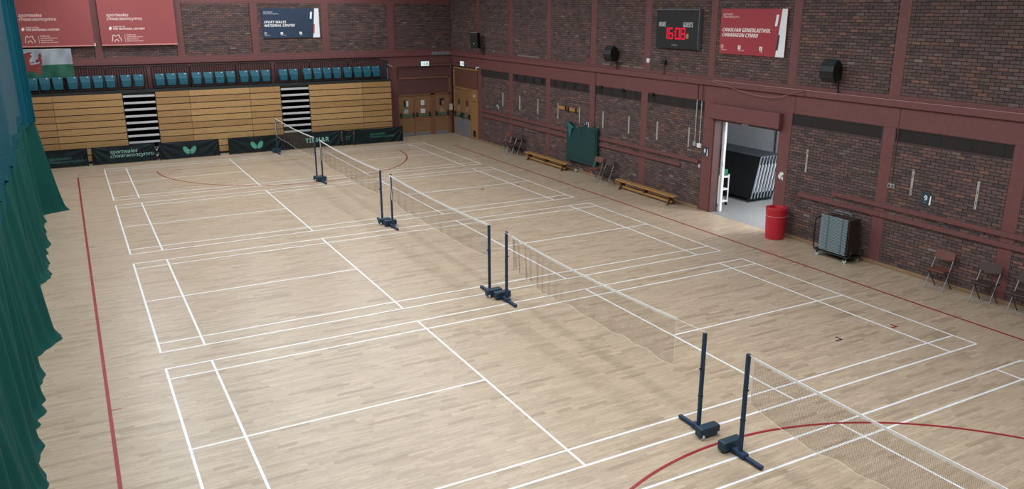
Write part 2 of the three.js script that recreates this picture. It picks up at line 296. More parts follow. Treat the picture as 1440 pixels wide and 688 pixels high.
// closing walls and roof, all outside the picture
const plainBrick = M(0x6e5853, 0.9, { map: brickTex });
{ let t = struct('wall_left', 'long hall wall behind the green dividing curtain', 'wall'); obj('wall_face', metricUV(bx(-9.5, -9.2, 0, CEIL, -26.2, 12.8)), plainBrick, t);
  t = struct('wall_front', 'end wall of the hall behind the viewing gallery', 'wall'); obj('wall_face', metricUV(bx(-9.5, RX + 0.3, 0, CEIL, 12.5, 12.8)), plainBrick, t);
  t = struct('ceiling', 'pale flat roof lining of the sports hall', 'ceiling'); obj('lining', metricUV(bx(-9.6, RX + 0.4, CEIL, CEIL + 0.25, -26.3, 12.9)), ceilMat, t); }

// ------------------------------------------------------------------ doors
function paper(x0, x1, y0, y1, z, m, p, n = 'notice') { return obj(n, bx(x0, x1, y0, y1, z, z + 0.004), m, p); }
function leaf(parent, x0, x1, h, z, wood, notices) {
  const w = x1 - x0, cx = (x0 + x1) / 2, l = obj('door_leaf', metricUV(bx(x0 + 0.004, x1 - 0.004, 0.008, h, z - 0.045, z, 0.004)), wood, parent);
  obj('kick_plate', bx(x0 + 0.02, x1 - 0.02, 0.012, 0.15, z, z + 0.003), kick, l);
  const bar = obj('push_bar', [bx(x0 + 0.05, x1 - 0.05, 0.94, 1.02, z + 0.05, z + 0.09, 0.015), bx(x0 + 0.04, x0 + 0.1, 0.9, 1.12, z, z + 0.1, 0.01), bx(x1 - 0.1, x1 - 0.04, 0.9, 1.12, z, z + 0.1, 0.01)], softBlack, l);
  obj('push_label', bx(cx - w * 0.33, cx + w * 0.33, 0.955, 1.0, z + 0.09, z + 0.0925), M(0x3f8a70, 0.5), l);
  return l;
}
const frost = M(0x232a2e, 0.2), blueNote = M(0x88a8b4, 0.6), note = M(0xc6cccd, 0.7), brownNote = M(0x8c7a6a, 0.7);
{ // pair and single leaf on the end wall
  const z = BZ - 0.06, d = struct('door_1', 'pair of timber fire doors with push bars beside the folded seating', 'door');
  obj('door_frame', [bx(6.36, 6.415, 0, 2.8, z - 0.08, z + 0.03, 0.005), bx(6.36, 8.16, 2.735, 2.8, z - 0.08, z + 0.03, 0.005), bx(6.36, 8.16, 1.925, 2.0, z - 0.08, z + 0.03, 0.005), bx(8.05, 8.16, 0, 2.0, z - 0.08, z + 0.03, 0.005)].map((g) => metricUV(g)), doorWoodDark, d);
  obj('overpanel', metricUV(bx(6.41, 8.18, 1.99, 2.745, z - 0.05, z - 0.01)), maroonPanel, d);
  const a = leaf(d, 6.415, 7.2, 1.92, z, doorWood), b = leaf(d, 7.25, 8.05, 1.92, z, doorWood);
  obj('meeting_stile', bx(7.2, 7.25, 0.01, 1.92, z - 0.04, z + 0.015), doorWoodDark, d);
  paper(6.66, 6.9, 1.4, 1.72, z, frost, a, 'vision_panel'); paper(6.78, 6.9, 1.42, 1.7, z + 0.003, note, a); paper(6.67, 6.88, 1.1, 1.28, z, blueNote, a);
  paper(7.52, 7.76, 1.42, 1.72, z, frost, b, 'vision_panel'); paper(7.54, 7.74, 1.44, 1.7, z + 0.003, note, b); paper(7.53, 7.77, 1.07, 1.28, z, note, b);
  const e = struct('door_2', 'single narrow timber fire door with push bar near the hall corner', 'door');
  obj('door_frame', [bx(8.165, 8.27, 0, 2.0, z - 0.08, z + 0.03, 0.005), bx(9.04, 9.12, 0, 2.8, z - 0.08, z + 0.03, 0.005), bx(8.165, 9.12, 2.735, 2.8, z - 0.08, z + 0.03, 0.005), bx(8.165, 9.12, 1.925, 2.0, z - 0.08, z + 0.03, 0.005)].map((g) => metricUV(g)), doorWoodDark, e);
  obj('overpanel', metricUV(bx(8.185, 9.05, 1.99, 2.745, z - 0.05, z - 0.01)), maroonPanel, e);
  const c = leaf(e, 8.27, 9.04, 1.92, z, doorWood);
  paper(8.54, 8.78, 1.4, 1.74, z, frost, c, 'vision_panel'); paper(8.66, 8.77, 1.42, 1.62, z + 0.003, brownNote, c); paper(8.55, 8.79, 1.06, 1.26, z, brownNote, c);
}
{ // pair on the side wall; local x = z + 25.6
  const d = struct('door_3', 'pair of timber doors with steel lower plates in the side wall corner', 'door'); d.position.set(RX + 0.02, 0, -25.62); d.rotation.y = WR;
  obj('door_frame', [bx(0, 0.09, 0, 3.25, -0.02, 0.06, 0.005), bx(0, 2.62, 3.2, 3.28, -0.02, 0.06, 0.005), bx(0, 2.62, 2.26, 2.34, -0.02, 0.06, 0.005), bx(1.88, 1.96, 0, 2.3, -0.02, 0.06, 0.005), bx(2.58, 2.64, 0, 2.3, -0.02, 0.06, 0.005)].map((g) => metricUV(g)), doorYellow, d);
  obj('overpanel', metricUV(bx(0.08, 2.6, 2.33, 3.21, -0.02, 0.02)), M(0x7a5448, 0.5, { map: woodTex }), d);
  for (const [a, b] of [[0.09, 0.985], [0.99, 1.88]]) {
    const l = obj('door_leaf', metricUV(bx(a + 0.004, b - 0.004, 0.008, 2.25, -0.02, 0.02, 0.004)), doorWood, d);
    obj('kick_plate', bx(a + 0.03, b - 0.03, 0.01, 0.88, 0.02, 0.024), kick, l);
    obj('push_bar', [bx(a + 0.08, b - 0.08, 0.95, 1.03, 0.07, 0.11, 0.015), bx(a + 0.05, a + 0.12, 0.91, 1.13, 0.02, 0.12, 0.01), bx(b - 0.12, b - 0.05, 0.91, 1.13, 0.02, 0.12, 0.01)], softBlack, l);
    obj('push_label', bx(a + 0.2, b - 0.2, 0.97, 1.015, 0.11, 0.1125), M(0x3f8a70, 0.5), l);
    const c = (a + b) / 2; paper(c - 0.09, c + 0.09, 1.5, 1.75, 0.02, frost, l, 'vision_panel'); paper(c - 0.1, c + 0.1, 1.2, 1.44, 0.02, brownNote, l);
  }
  const s = obj('side_panel', metricUV(bx(1.96, 2.58, 0.01, 1.78, -0.02, 0.03, 0.004)), doorYellow, d); obj('side_panel', metricUV(bx(1.96, 2.58, 1.8, 2.26, -0.02, 0.03, 0.004)), doorYellow, d);
  const v = obj('vent', bx(2.1, 2.4, 0.12, 0.42, 0.03, 0.036), black, s); for (let i = 0; i < 5; i++) obj('vent_slat', bx(2.1, 2.4, 0.14 + i * 0.055, 0.155 + i * 0.055, 0.036, 0.05), darkGrey, v);
  paper(2.2, 2.32, 1.98, 2.1, 0.03, note, s);
}

// ------------------------------------------------------------------ store room behind the opening
{
  const X0 = RX + 0.3, X1 = 13.3, Z0 = -11.2, Z1 = -3.4;
  let t = struct('floor_storeroom', 'smooth grey concrete floor of the equipment store', 'floor'); obj('slab', metricUV(bx(RX + 0.001, X1 + 0.2, -0.25, 0, Z0 - 0.2, Z1 + 0.2)), storeFloor, t);
  t = struct('wall_storeroom', 'pale grey plaster walls of the equipment store', 'wall');
  obj('wall_face', metricUV(bx(X1, X1 + 0.2, 0, 3.4, Z0, Z1)), storeWall, t); obj('wall_face', metricUV(bx(X0, X1 + 0.2, 0, 3.4, Z0 - 0.2, Z0)), storeWall, t); obj('wall_face', metricUV(bx(X0, X1 + 0.2, 0, 3.4, Z1, Z1 + 0.2)), storeWall, t);
  obj('wall_face', [metricUV(bx(X0 + 0.001, X0 + 0.03, 0, 3.4, Z0, OP0)), metricUV(bx(X0 + 0.001, X0 + 0.03, 0, 3.4, OP1, Z1))], storeWall, t);
  t = struct('ceiling_storeroom', 'pale ceiling of the equipment store', 'ceiling'); obj('lining', metricUV(bx(X0, X1 + 0.2, 3.4, 3.55, Z0 - 0.2, Z1 + 0.2)), storeWall, t);
  t = thing('store_light', 'ceiling light panel inside the equipment store', 'light', [11.2, 3.33, -4.4]);
  obj('housing', bx(-0.34, 0.34, 0, 0.069, -0.64, 0.64, 0.01), white, t); obj('diffuser', bx(-0.3, 0.3, -0.01, 0, -0.6, 0.6), new THREE.MeshStandardMaterial({ color: 0xffffff, emissive: 0xffffff, emissiveIntensity: 2 }), t);
  const L = new THREE.RectAreaLight(0xf4f8ff, STORE_NITS, 0.6, 1.2); L.position.set(11.2, 3.31, -4.4); L.rotation.x = -Math.PI / 2; scene.add(L);
  // opening frame
  t = struct('doorway_frame', 'dark maroon steel frame lining the store opening', 'door frame');
  obj('jamb', metricUV(bx(RX + 0.02, RX + 0.31, 0, OPY, OP0, OP0 + 0.04)), maroonPanel, t); obj('jamb', metricUV(bx(RX + 0.02, RX + 0.31, 0, OPY, OP1 - 0.04, OP1)), maroonPanel, t); obj('head', metricUV(bx(RX + 0.02, RX + 0.31, OPY - 0.05, OPY, OP0, OP1)), maroonPanel, t);
  obj('head_label', bx(RX + 0.015, RX + 0.02, OPY - 0.045, OPY - 0.005, -6.0, -5.75), white, t);
  t = thing('store_door_post', 'white steel door post just inside the store opening', 'door post', [RX + 0.33, 0, OP0 + 0.05]);
  obj('post', bx(0, 0.09, 0.001, 2.78, 0, 0.1, 0.01), white, t);  obj('chain', rod([0, 1.55, 0.1], [0.02, 1.4, 0.12], 0.006), steel, t);
  t = thing('shutter_box', 'maroon steel roller shutter box above the store opening', 'shutter box', [RX - 0.001, 2.88, -7.2], WR);
  obj('casing', metricUV(bx(0, 2.74, 0.0, 0.42, 0, 0.16, 0.012)), maroon, t); obj('lip', bx(0.02, 2.72, -0.02, 0.0, 0.02, 0.12), maroonPanel, t);
  tag(obj('wall_pipe', rod([13.27, 0.05, -8.5], [13.27, 3.3, -8.5], 0.025), darkGrey), 'thin dark pipe up the pale wall of the store', 'pipe');
  // folded table tennis tables leaning in a row
  const lean = Math.atan2(0.32, 1.4), faceM = M(0x0b0d10, 0.6), seamM = M(0x2a2d31, 0.5);
  for (let i = 0; i < 8; i++) {
    const g = thing('table_tennis_table', i === 0 ? 'black folded table tennis table facing the store opening, front of the row' : 'black folded table tennis table with silver edges leaning in the row behind', 'table', [11.14 + i * 0.135, 0, -7.36], 0, i ? 'folded tables in the store' : undefined);
    g.rotation.z = -lean;
    obj('tabletop', bx(0, 0.035, 0.14, 1.5, -2.6, 0, 0.004), faceM, g); obj('tabletop', bx(0.06, 0.095, 0.14, 1.5, -2.6, 0, 0.004), faceM, g);
    obj('edge_frame', [bx(-0.004, 0.04, 1.5, 1.52, -2.6, 0.012), bx(-0.004, 0.04, 0.14, 1.5, 0, 0.012), bx(0.056, 0.1, 1.5, 1.52, -2.6, 0.012)], steel, g);
    if (i === 0) obj('seam', bx(-0.004, -0.001, 0.16, 1.48, -1.3, -1.29), seamM, g);
    obj('bracket', [bx(0.03, 0.07, 1.36, 1.44, -0.02, 0.03), bx(0.04, 0.055, 1.2, 1.4, 0.0, 0.02)], darkGrey, g);
    obj('strut', rod([0.048, 0.35, 0.03], [0.048, 1.25, 0.02], 0.014), alu, g);
    for (const zz of [-0.12, -2.45]) obj('caster', [cyl(0.05, 0.05, 0.03, 14).rotateX(Math.PI / 2).translate(0.05, 0.06, zz), bx(0.03, 0.07, 0.06, 0.15, zz - 0.02, zz + 0.02)], black, g);
  }
  // trolley
  const s = thing('equipment_trolley', 'white steel shelf trolley holding a green box in the store', 'trolley', [10.12, 0, -7.72], 0.05);
  for (const x of [-0.21, 0.21]) for (const z of [-0.2, 0.2]) obj('post', bx(x - 0.018, x + 0.018, 0.1, 1.0, z - 0.018, z + 0.018, 0.005), white, s);
  for (const y of [0.12, 0.5, 0.9]) obj('shelf', bx(-0.22, 0.22, y, y + 0.05, -0.21, 0.21, 0.008), white, s);
  for (const x of [-0.2, 0.2]) for (const z of [-0.17, 0.17]) obj('caster', cyl(0.045, 0.045, 0.03, 14).rotateZ(Math.PI / 2).translate(x, 0.046, z), black, s);
  tag(obj('green_box', bx(-0.17, 0.19, 0, 0.2, -0.17, 0.17, 0.03).rotateY(0.1).translate(10.14, 0.951, -7.72), M(0x1b6a4e, 0.5)), 'green plastic box on top of the white trolley', 'box');
  for (const [x, y, l, n] of [[10.05, 0.172, 'dark bag on the bottom shelf of the white trolley', 0.16], [10.2, 0.551, 'dark bag on the middle shelf of the white trolley', 0.13]]) { const g = new THREE.IcosahedronGeometry(n, 3); g.scale(1, 0.8, 0.9); g.translate(x, y + n * 0.8, -7.72); tag(obj('equipment_bag', g, softBlack), l, 'bag'); }
}

// ------------------------------------------------------------------ folded seating stand on the end wall
const SZ = -25.17;
{
  const t = thing('bleacher_stand', 'long retractable seating stand folded into a wall of pale timber boards', 'seating stand', [0, 0, SZ]);
  obj('carcass', bx(-9.12, 5.78, 0.03, 2.7, -0.68, -0.06), black, t);
  obj('deck', bx(-9.12, 5.8, 2.72, 2.84, -0.68, -0.005, 0.01), softBlack, t);
  const segs = [[-9.1, -8.095], [-8.083, -5.63], [-4.39, -3.105], [-3.093, -0.655], [-0.643, 0.65], [1.92, 4.365], [4.377, 5.76]], segTone = [3, 0, 3, 2, 0, 2, 3];
  for (let r = 0; r < 10; r++) {
    const y0 = 2.505 - 0.267 * r; if (y0 < 0.05) break;
    segs.forEach(([a, b], i) => { const g = bx(a, b, y0, y0 + 0.232, -0.055, -0.004 + (r % 2) * 0.002, 0.006); const u = clean(g).attributes; const q = metricUV(g); q.translate(0, 0, 0); const p = obj('fascia_board', q, standBoards[(segTone[i] + ((r * 5 + i) % 4 === 0 ? 1 : 0)) % 4], t); });
    obj('gap_rail', [bx(-9.1, -5.63, y0 - 0.03, y0, -0.06, -0.03), bx(-4.39, 0.65, y0 - 0.03, y0, -0.06, -0.03), bx(1.92, 5.76, y0 - 0.03, y0, -0.06, -0.03)], M(0x3a2626, 0.6), t);
    for (const [a, b] of [[-5.6, -4.42], [0.68, 1.9]]) { obj('tread', [bx(a, b, y0 + 0.05, y0 + 0.135, -0.1, -0.01, 0.006)], alu, t); obj('riser', bx(a, b, y0 - 0.14, y0 + 0.055, -0.12, -0.06), softBlack, t); }
  }
  for (const x of [-5.615, -4.405, 0.665, 1.91]) obj('side_plate', bx(x - 0.012, x + 0.012, 0.03, 2.7, -0.12, 0.0), black, t);
  obj('end_panel', bx(5.78, 5.8, 0.03, 2.72, -0.68, -0.01), M(0x5a4038, 0.6), t);
}
{
  const xs = [-8.68, -8.26, -7.82, -7.31, -6.86, -6.41, -5.97, -5.4, -4.93, -4.13, -3.69, -3.24, -2.7, -2.24, -1.78, -1.33, -0.78, -0.32, 0.14, 0.89, 1.35, 1.95, 2.41, 2.85, 3.3, 3.8, 4.27, 4.71, 5.15];
  let proto = null; const Y = 2.841, Z = SZ - 0.16, taper = (g) => { const p = g.attributes.position; for (let i = 0; i < p.count; i++) p.setX(i, p.getX(i) * (0.93 + p.getY(i) * 0.32)); g.computeVertexNormals(); };
  for (const x of xs) {
    if (proto) { copyOf(proto, [x, Y, Z], 0); continue; }
    const t = proto = thing('stadium_seat', 'teal moulded plastic tip-up seat on top of the folded stand', 'seat', [x, Y, Z], 0, 'teal tip-up seats along the folded stand');
    const back = new RoundedBoxGeometry(0.39, 0.4, 0.05, 5, 0.024); taper(back); back.rotateX(-0.16); back.translate(0, 0.4, -0.07); obj('backrest', back, seatTeal, t);
    const lip = new RoundedBoxGeometry(0.37, 0.07, 0.05, 3, 0.024); lip.rotateX(-0.5); lip.translate(0, 0.565, -0.105); obj('back_lip', lip, seatTeal, t);
    const pan = new RoundedBoxGeometry(0.36, 0.3, 0.06, 4, 0.03); taper(pan); pan.rotateX(0.1); pan.translate(0, 0.27, 0.02); obj('seat_pan', pan, seatTeal, t);
    obj('pan_ridge', [bx(-0.15, 0.15, 0.325, 0.34, 0.035, 0.062, 0.006), bx(-0.15, 0.15, 0.225, 0.24, 0.03, 0.054, 0.006)], seatTeal, t);
    obj('bracket', [bx(-0.21, -0.185, 0.0, 0.34, -0.08, 0.03, 0.006), bx(0.185, 0.21, 0.0, 0.34, -0.08, 0.03, 0.006), bx(-0.2, 0.2, 0.03, 0.07, -0.07, -0.03)], black, t);
    obj('number_plate', bx(0.07, 0.115, 0.545, 0.575, -0.075, -0.068), white, t);
  }
  const rails = [[-9.05, -7.3], [-7.22, -6.12], [-6.06, -4.58], [-4.39, -2.93], [-2.87, -1.09], [-1.03, 0.43], [0.6, 2.1], [2.16, 3.88], [3.95, 5.45]];
  rails.forEach(([a, b], i) => {
    const t = thing('guard_rail', 'black barred guard rail standing behind the teal seats', 'railing', [(a + b) / 2, 2.841, -25.66], 0, 'guard rails behind the teal seats'); const h = (b - a) / 2, H = 0.9;
    obj('frame', tube([[-h, 0, 0], [-h, H * 0.5, 0], [-h, H - 0.1, 0], [-h + 0.03, H - 0.03, 0], [-h + 0.1, H, 0], [0, H, 0], [h - 0.1, H, 0], [h - 0.03, H - 0.03, 0], [h, H - 0.1, 0], [h, H * 0.5, 0], [h, 0, 0]], 0.025, 6, 60), black, t);
    obj('bottom_bar', rod([-h, 0.1, 0], [h, 0.1, 0], 0.015), black, t);
    const n = Math.round((b - a) / 0.095); for (let k = 1; k < n; k++) obj('bar', rod([-h + (b - a) * k / n, 0.1, 0], [-h + (b - a) * k / n, H - 0.01, 0], 0.02, 5), black, t);
  });
  const e = thing('end_guard', 'dark mesh end guard with a pale stanchion closing the stand', 'railing', [5.68, 2.841, -25.45], 0);
  obj('panel', bx(-0.12, 0.1, 0.02, 0.78, -0.25, -0.235), M(0x26282b, 0.8), e); obj('stanchion', rod([0, 0, 0.1], [0, 0.52, 0.1], 0.016), steel, e); obj('top_rail', rod([-0.2, 0.86, -0.24], [0.14, 0.76, -0.24], 0.016), black, e);
  const f = thing('wall_projector', 'small black and silver lamp arm fixed on the beam beside the stand', 'lamp', [5.78, 3.5, BZ + 0.001], 0);
  obj('bracket', bx(-0.05, 0.05, -0.06, 0.1, 0, 0.1, 0.01), black, f); obj('head', [bx(-0.08, 0.06, 0.06, 0.16, 0.08, 0.24, 0.02)], softBlack, f); obj('arm', rod([0, 0, 0.12], [0.3, -0.14, 0.16], 0.018), alu, f);
}

// ------------------------------------------------------------------ table tennis surround barriers
function scriptLogo(x, px, py, s, color, a = 'sportwales', b = 'chwaraeoncymru') { x.fillStyle = color; x.font = `italic ${s}px sans-serif`; x.textBaseline = 'alphabetic'; x.fillText(a, px, py); x.fillText(b, px, py + s * 0.85); }
function barrier(x0, x1, z, label, draw, group) {
  const w = x1 - x0, H = 0.7, t = thing('court_barrier', label, 'barrier', [(x0 + x1) / 2, 0, z], 0, group);
  const tex = canvasTex(Math.round(w * 220), 154, (c, W, Hh) => { c.fillStyle = '#0d1b1f'; c.fillRect(0, 0, W, Hh); draw(c, W, Hh); });
  const m = new THREE.MeshPhysicalMaterial({ map: tex, roughness: 0.6, specularIntensity: 0.5, side: THREE.DoubleSide });
  const g = new THREE.PlaneGeometry(w, H - 0.03, 64, 20), p = g.attributes.position, ph = rnd() * 10;
  for (let i = 0; i < p.count; i++) { const u = p.getX(i) / w + 0.5, v = p.getY(i) / (H - 0.03) + 0.5; // slack cloth: folds fan out of the top corners
    const e = Math.min(u, 1 - u) * w, top = 1 - v; const fan = Math.sin(14 * Math.atan2(top * H + 0.03, e + 0.06) + ph) * 0.024 * Math.exp(-e * 1.2) + Math.sin(u * w * 9 + v * 5 + ph) * 0.006;
    p.setZ(i, fan + 0.03); const sag = -0.018 * Math.sin(Math.PI * u) * v; p.setY(i, p.getY(i) + sag); }
  g.computeVertexNormals(); g.translate(0, H / 2 + 0.01, 0); obj('banner_cloth', g, m, t);
  obj('frame', [rod([-w / 2, 0.0, -0.02], [-w / 2, H + 0.01, -0.02], 0.012), rod([w / 2, 0, -0.02], [w / 2, H + 0.01, -0.02], 0.012), rod([-w / 2, H, -0.02], [w / 2, H, -0.02], 0.01), rod([-w / 2, 0.3, -0.02], [w / 2, 0.3, -0.02], 0.008)], black, t);
  for (const s of [-1, 1]) obj('foot', rod([s * (w / 2 - 0.02), 0.012, -0.16], [s * (w / 2 - 0.02), 0.012, 0.1], 0.012), black, t);
  return t;
}
const teal1 = '#5f9c92', teal2 = '#9cc6bd', wing = (c, W, H) => { c.fillStyle = '#4f9a84'; for (const s of [-1, 1]) { c.save(); c.translate(W / 2 + s * 30, H * 0.53); c.rotate(s * 0.5); c.beginPath(); c.ellipse(0, 0, 22, 42, 0, 0, 7); c.fill(); c.restore(); } c.fillStyle = '#3d7f6d'; c.font = 'bold 16px sans-serif'; c.textAlign = 'center'; };
const bz = -24.76;
barrier(-9.55, -7.17, bz - 0.02, 'dark green barrier with faded script lettering beside the curtain', (c, W, H) => scriptLogo(c, W * 0.42, 86, 36, '#3f7f78'));
barrier(-7.01, -4.70, bz, 'dark green barrier with bright mint script lettering', (c, W, H) => scriptLogo(c, W * 0.27, 62, 46, teal2));
barrier(-4.55, -2.19, bz + 0.03, 'dark green barrier with twin leaf logo beside the mint script barrier', (c, W, H) => { wing(c, W, H); c.fillStyle = '#a9c4bd'; c.font = 'bold 15px sans-serif'; c.fillText('Butterfly', W / 2, H * 0.56); });
barrier(-1.80, 0.53, bz + 0.05, 'dark green barrier with plain twin leaf logo behind the net post', wing);
barrier(0.57, 3.12, bz + 0.06, 'dark barrier with large block letter brand name', (c, W, H) => { c.fillStyle = '#86bfae'; c.font = 'bold 66px sans-serif'; c.textAlign = 'center'; c.fillText('TIBHAR', W * 0.56, H * 0.66); });
barrier(3.15, 3.66, bz + 0.12, 'narrow dark barrier piece between two lettered barriers', (c, W, H) => { c.fillStyle = '#3f8f78'; c.font = 'bold 26px sans-serif'; c.fillText('5-7', W * 0.3, 74); c.fillText('c~', W * 0.3, 98); });
barrier(3.69, 6.04, bz + 0.16, 'dark green barrier with thin green script at the corner doors', (c, W, H) => scriptLogo(c, W * 0.3, 68, 34, '#3f8c70'));
{ const t = thing('box_leg', 'small block foot of the seating seen between barriers', 'block', [-4.62, 0, -24.95]); obj('block', bx(-0.04, 0.04, 0, 0.55, -0.05, 0.05, 0.005), black, t); for (const y of [0.15, 0.38]) obj('reflector', bx(-0.03, 0.03, y, y + 0.08, 0.05, 0.056), alu, t); }

// ------------------------------------------------------------------ banners, flag, signs
function printed(t, w, h, z, tex, rough = 0.5, name = 'print') { const g = new THREE.PlaneGeometry(w, h); g.translate(0, 0, z); return obj(name, g, new THREE.MeshStandardMaterial({ map: tex, roughness: rough }), t); }
function dragonLine(c, x, y, s) { c.strokeStyle = '#f0e6e2'; c.lineWidth = s * 0.07; c.beginPath(); c.moveTo(x, y + s * 0.9); c.bezierCurveTo(x + s * 0.3, y + s * 0.3, x - s * 0.1, y + s * 0.2, x + s * 0.35, y + s * 0.05); c.bezierCurveTo(x + s * 0.5, y + s * 0.5, x + s * 0.7, y - s * 0.1, x + s, y + s * 0.1); c.bezierCurveTo(x + s * 0.7, y + s * 0.4, x + s * 1.3, y + s * 0.4, x + s * 1.1, y + s * 0.9); c.moveTo(x + s * 0.3, y + s * 0.95); c.bezierCurveTo(x + s * 0.5, y + s * 0.5, x + s * 0.8, y + s * 0.6, x + s * 0.8, y + s * 0.95); c.stroke(); }
const bannerTex = canvasTex(512, 640, (c, W, H) => { const k = W / 2.8; c.fillStyle = '#964848'; c.fillRect(0, 0, W, H);
  const Y = (m) => H - m * k; scriptLogo(c, 0.28 * k, Y(1.12), 0.165 * k, '#efe4df'); c.fillStyle = '#efe4df'; c.beginPath(); c.ellipse(0.38 * k, Y(0.66), 0.05 * k, 0.07 * k, 0.4, 0, 7); c.fill(); c.font = `${0.075 * k}px sans-serif`; c.fillText('Supported by', 0.47 * k, Y(0.7)); c.font = `bold ${0.1 * k}px sans-serif`; c.fillText('THE NATIONAL LOTTERY', 0.47 * k, Y(0.6));
  dragonLine(c, 0.38 * k, Y(0.42), 0.3 * k); c.fillRect(0.86 * k, Y(0.42), 0.012 * k, 0.3 * k); c.font = `${0.07 * k}px sans-serif`; ['Noddir gan', 'Lywodraeth Cymru', 'Sponsored by', 'Welsh Government'].forEach((s, i) => c.fillText(s, 0.92 * k, Y(0.38 - i * 0.08))); });
for (const [cx, w, y0, label] of [[-7.7, 2.74, 4.57, 'large red hanging banner beside the green curtain'], [-4.66, 2.82, 4.57, 'large red hanging banner next to the bare brick panel']]) {
  const H = 3.5, t = thing('hanging_banner', label, 'banner', [cx, y0, BZ + 0.14], 0);
  obj('cloth', bx(-w / 2, w / 2, 0.02, H, -0.03, 0, 0.008), M(0x964848, 0.6), t);
  const g = new THREE.PlaneGeometry(w, H - 0.02); g.translate(0, H / 2 + 0.01, 0.002); obj('print', g, new THREE.MeshStandardMaterial({ map: bannerTex, roughness: 0.6 }), t);
  obj('bottom_bar', bx(-w / 2 - 0.005, w / 2 + 0.005, 0, 0.05, -0.04, 0.015, 0.01), M(0xc98784, 0.5), t);
  obj('top_bar', bx(-w / 2 - 0.03, w / 2 + 0.03, H, H + 0.06, -0.05, 0.02, 0.01), M(0xc98784, 0.5), t);
  obj('wall_bracket', [bx(-w / 2, -w / 2 + 0.06, H, H + 0.05, -0.14, -0.05), bx(w / 2 - 0.06, w / 2, H, H + 0.05, -0.14, -0.05)], darkGrey, t);
  if (cx < -7) obj('corner_clip', bx(w / 2 - 0.24, w / 2 + 0.04, 0.0, 0.12, -0.06, -0.035, 0.006), white, t);
}
{ // flag with a red dragon on white over green
  const w = 1.85, h = 1.12, tex = canvasTex(512, 310, (c, W, H) => { c.fillStyle = '#99a4ad'; c.fillRect(0, 0, W, H * 0.5); c.fillStyle = '#245c4a'; c.fillRect(0, H * 0.52, W, H); c.fillStyle = '#99a4ad'; c.fillRect(0, H * 0.4, W, H * 0.13);
    c.fillStyle = '#7c342f'; c.beginPath(); const P = [[-5, 60], [30, 38], [60, 22], [58, 40], [95, 24], [135, 22], [112, 48], [128, 62], [104, 92], [96, 124], [140, 118], [158, 100], [176, 78], [186, 60], [170, 66], [200, 28], [212, 78], [198, 72], [206, 110], [204, 140], [188, 168], [204, 190], [178, 196], [184, 218], [196, 240], [176, 232], [170, 262], [150, 236], [120, 214], [80, 210], [58, 240], [66, 262], [40, 250], [20, 220], [-5, 230]]; P.forEach((p, i) => c[i ? 'lineTo' : 'moveTo'](p[0] * 1.1, p[1] * 1.05)); c.closePath(); c.fill();
    c.strokeStyle = '#99a4ad'; c.lineWidth = 15; c.beginPath(); c.arc(178, 118, 24, 0.4, 5.2); c.stroke(); c.beginPath(); c.moveTo(112, 146); c.quadraticCurveTo(150, 150, 166, 140); c.stroke(); });
  const t = thing('dragon_flag', 'white and green flag with a red dragon draped behind the seats', 'flag', [-8.12, 3.38, -25.62]);
  const g = new THREE.PlaneGeometry(w, h, 60, 30), p = g.attributes.position; for (let i = 0; i < p.count; i++) { const x = p.getX(i), y = p.getY(i); p.setZ(i, 0.018 * Math.sin(x * 7 + y * 4) + 0.012 * Math.sin(x * 16 - y * 6)); p.setY(i, y + 0.012 * Math.sin(x * 3)); } g.computeVertexNormals(); g.translate(0, h / 2, 0.03);
  obj('cloth', g, new THREE.MeshStandardMaterial({ map: tex, roughness: 0.8, side: THREE.DoubleSide }), t); obj('hem_cord', rod([-w / 2, h, 0.02], [w / 2, h - 0.01, 0.02], 0.01), cordWhite, t);
}
function icons(c, W, H, s, y, xs, col) { c.fillStyle = col; c.strokeStyle = col; c.lineWidth = 4; xs.forEach(([x, n, l], i) => { const q = s; if (i === 0) { c.strokeRect(x + 2, y + 2, q - 6, q - 4); c.strokeRect(x + q * 0.3, y + q * 0.3, q * 0.35, q * 0.35); } else { c.fillRect(x, y, q, q); c.fillStyle = n === 'f' ? '#203048' : '#7a2430'; c.font = `bold ${q * 0.9}px sans-serif`; c.fillText(n, x + q * 0.28, y + q * 0.85); c.fillStyle = col; } c.font = '19px sans-serif'; c.fillText(l, x + q * 0.2, y + q + 18); }); }
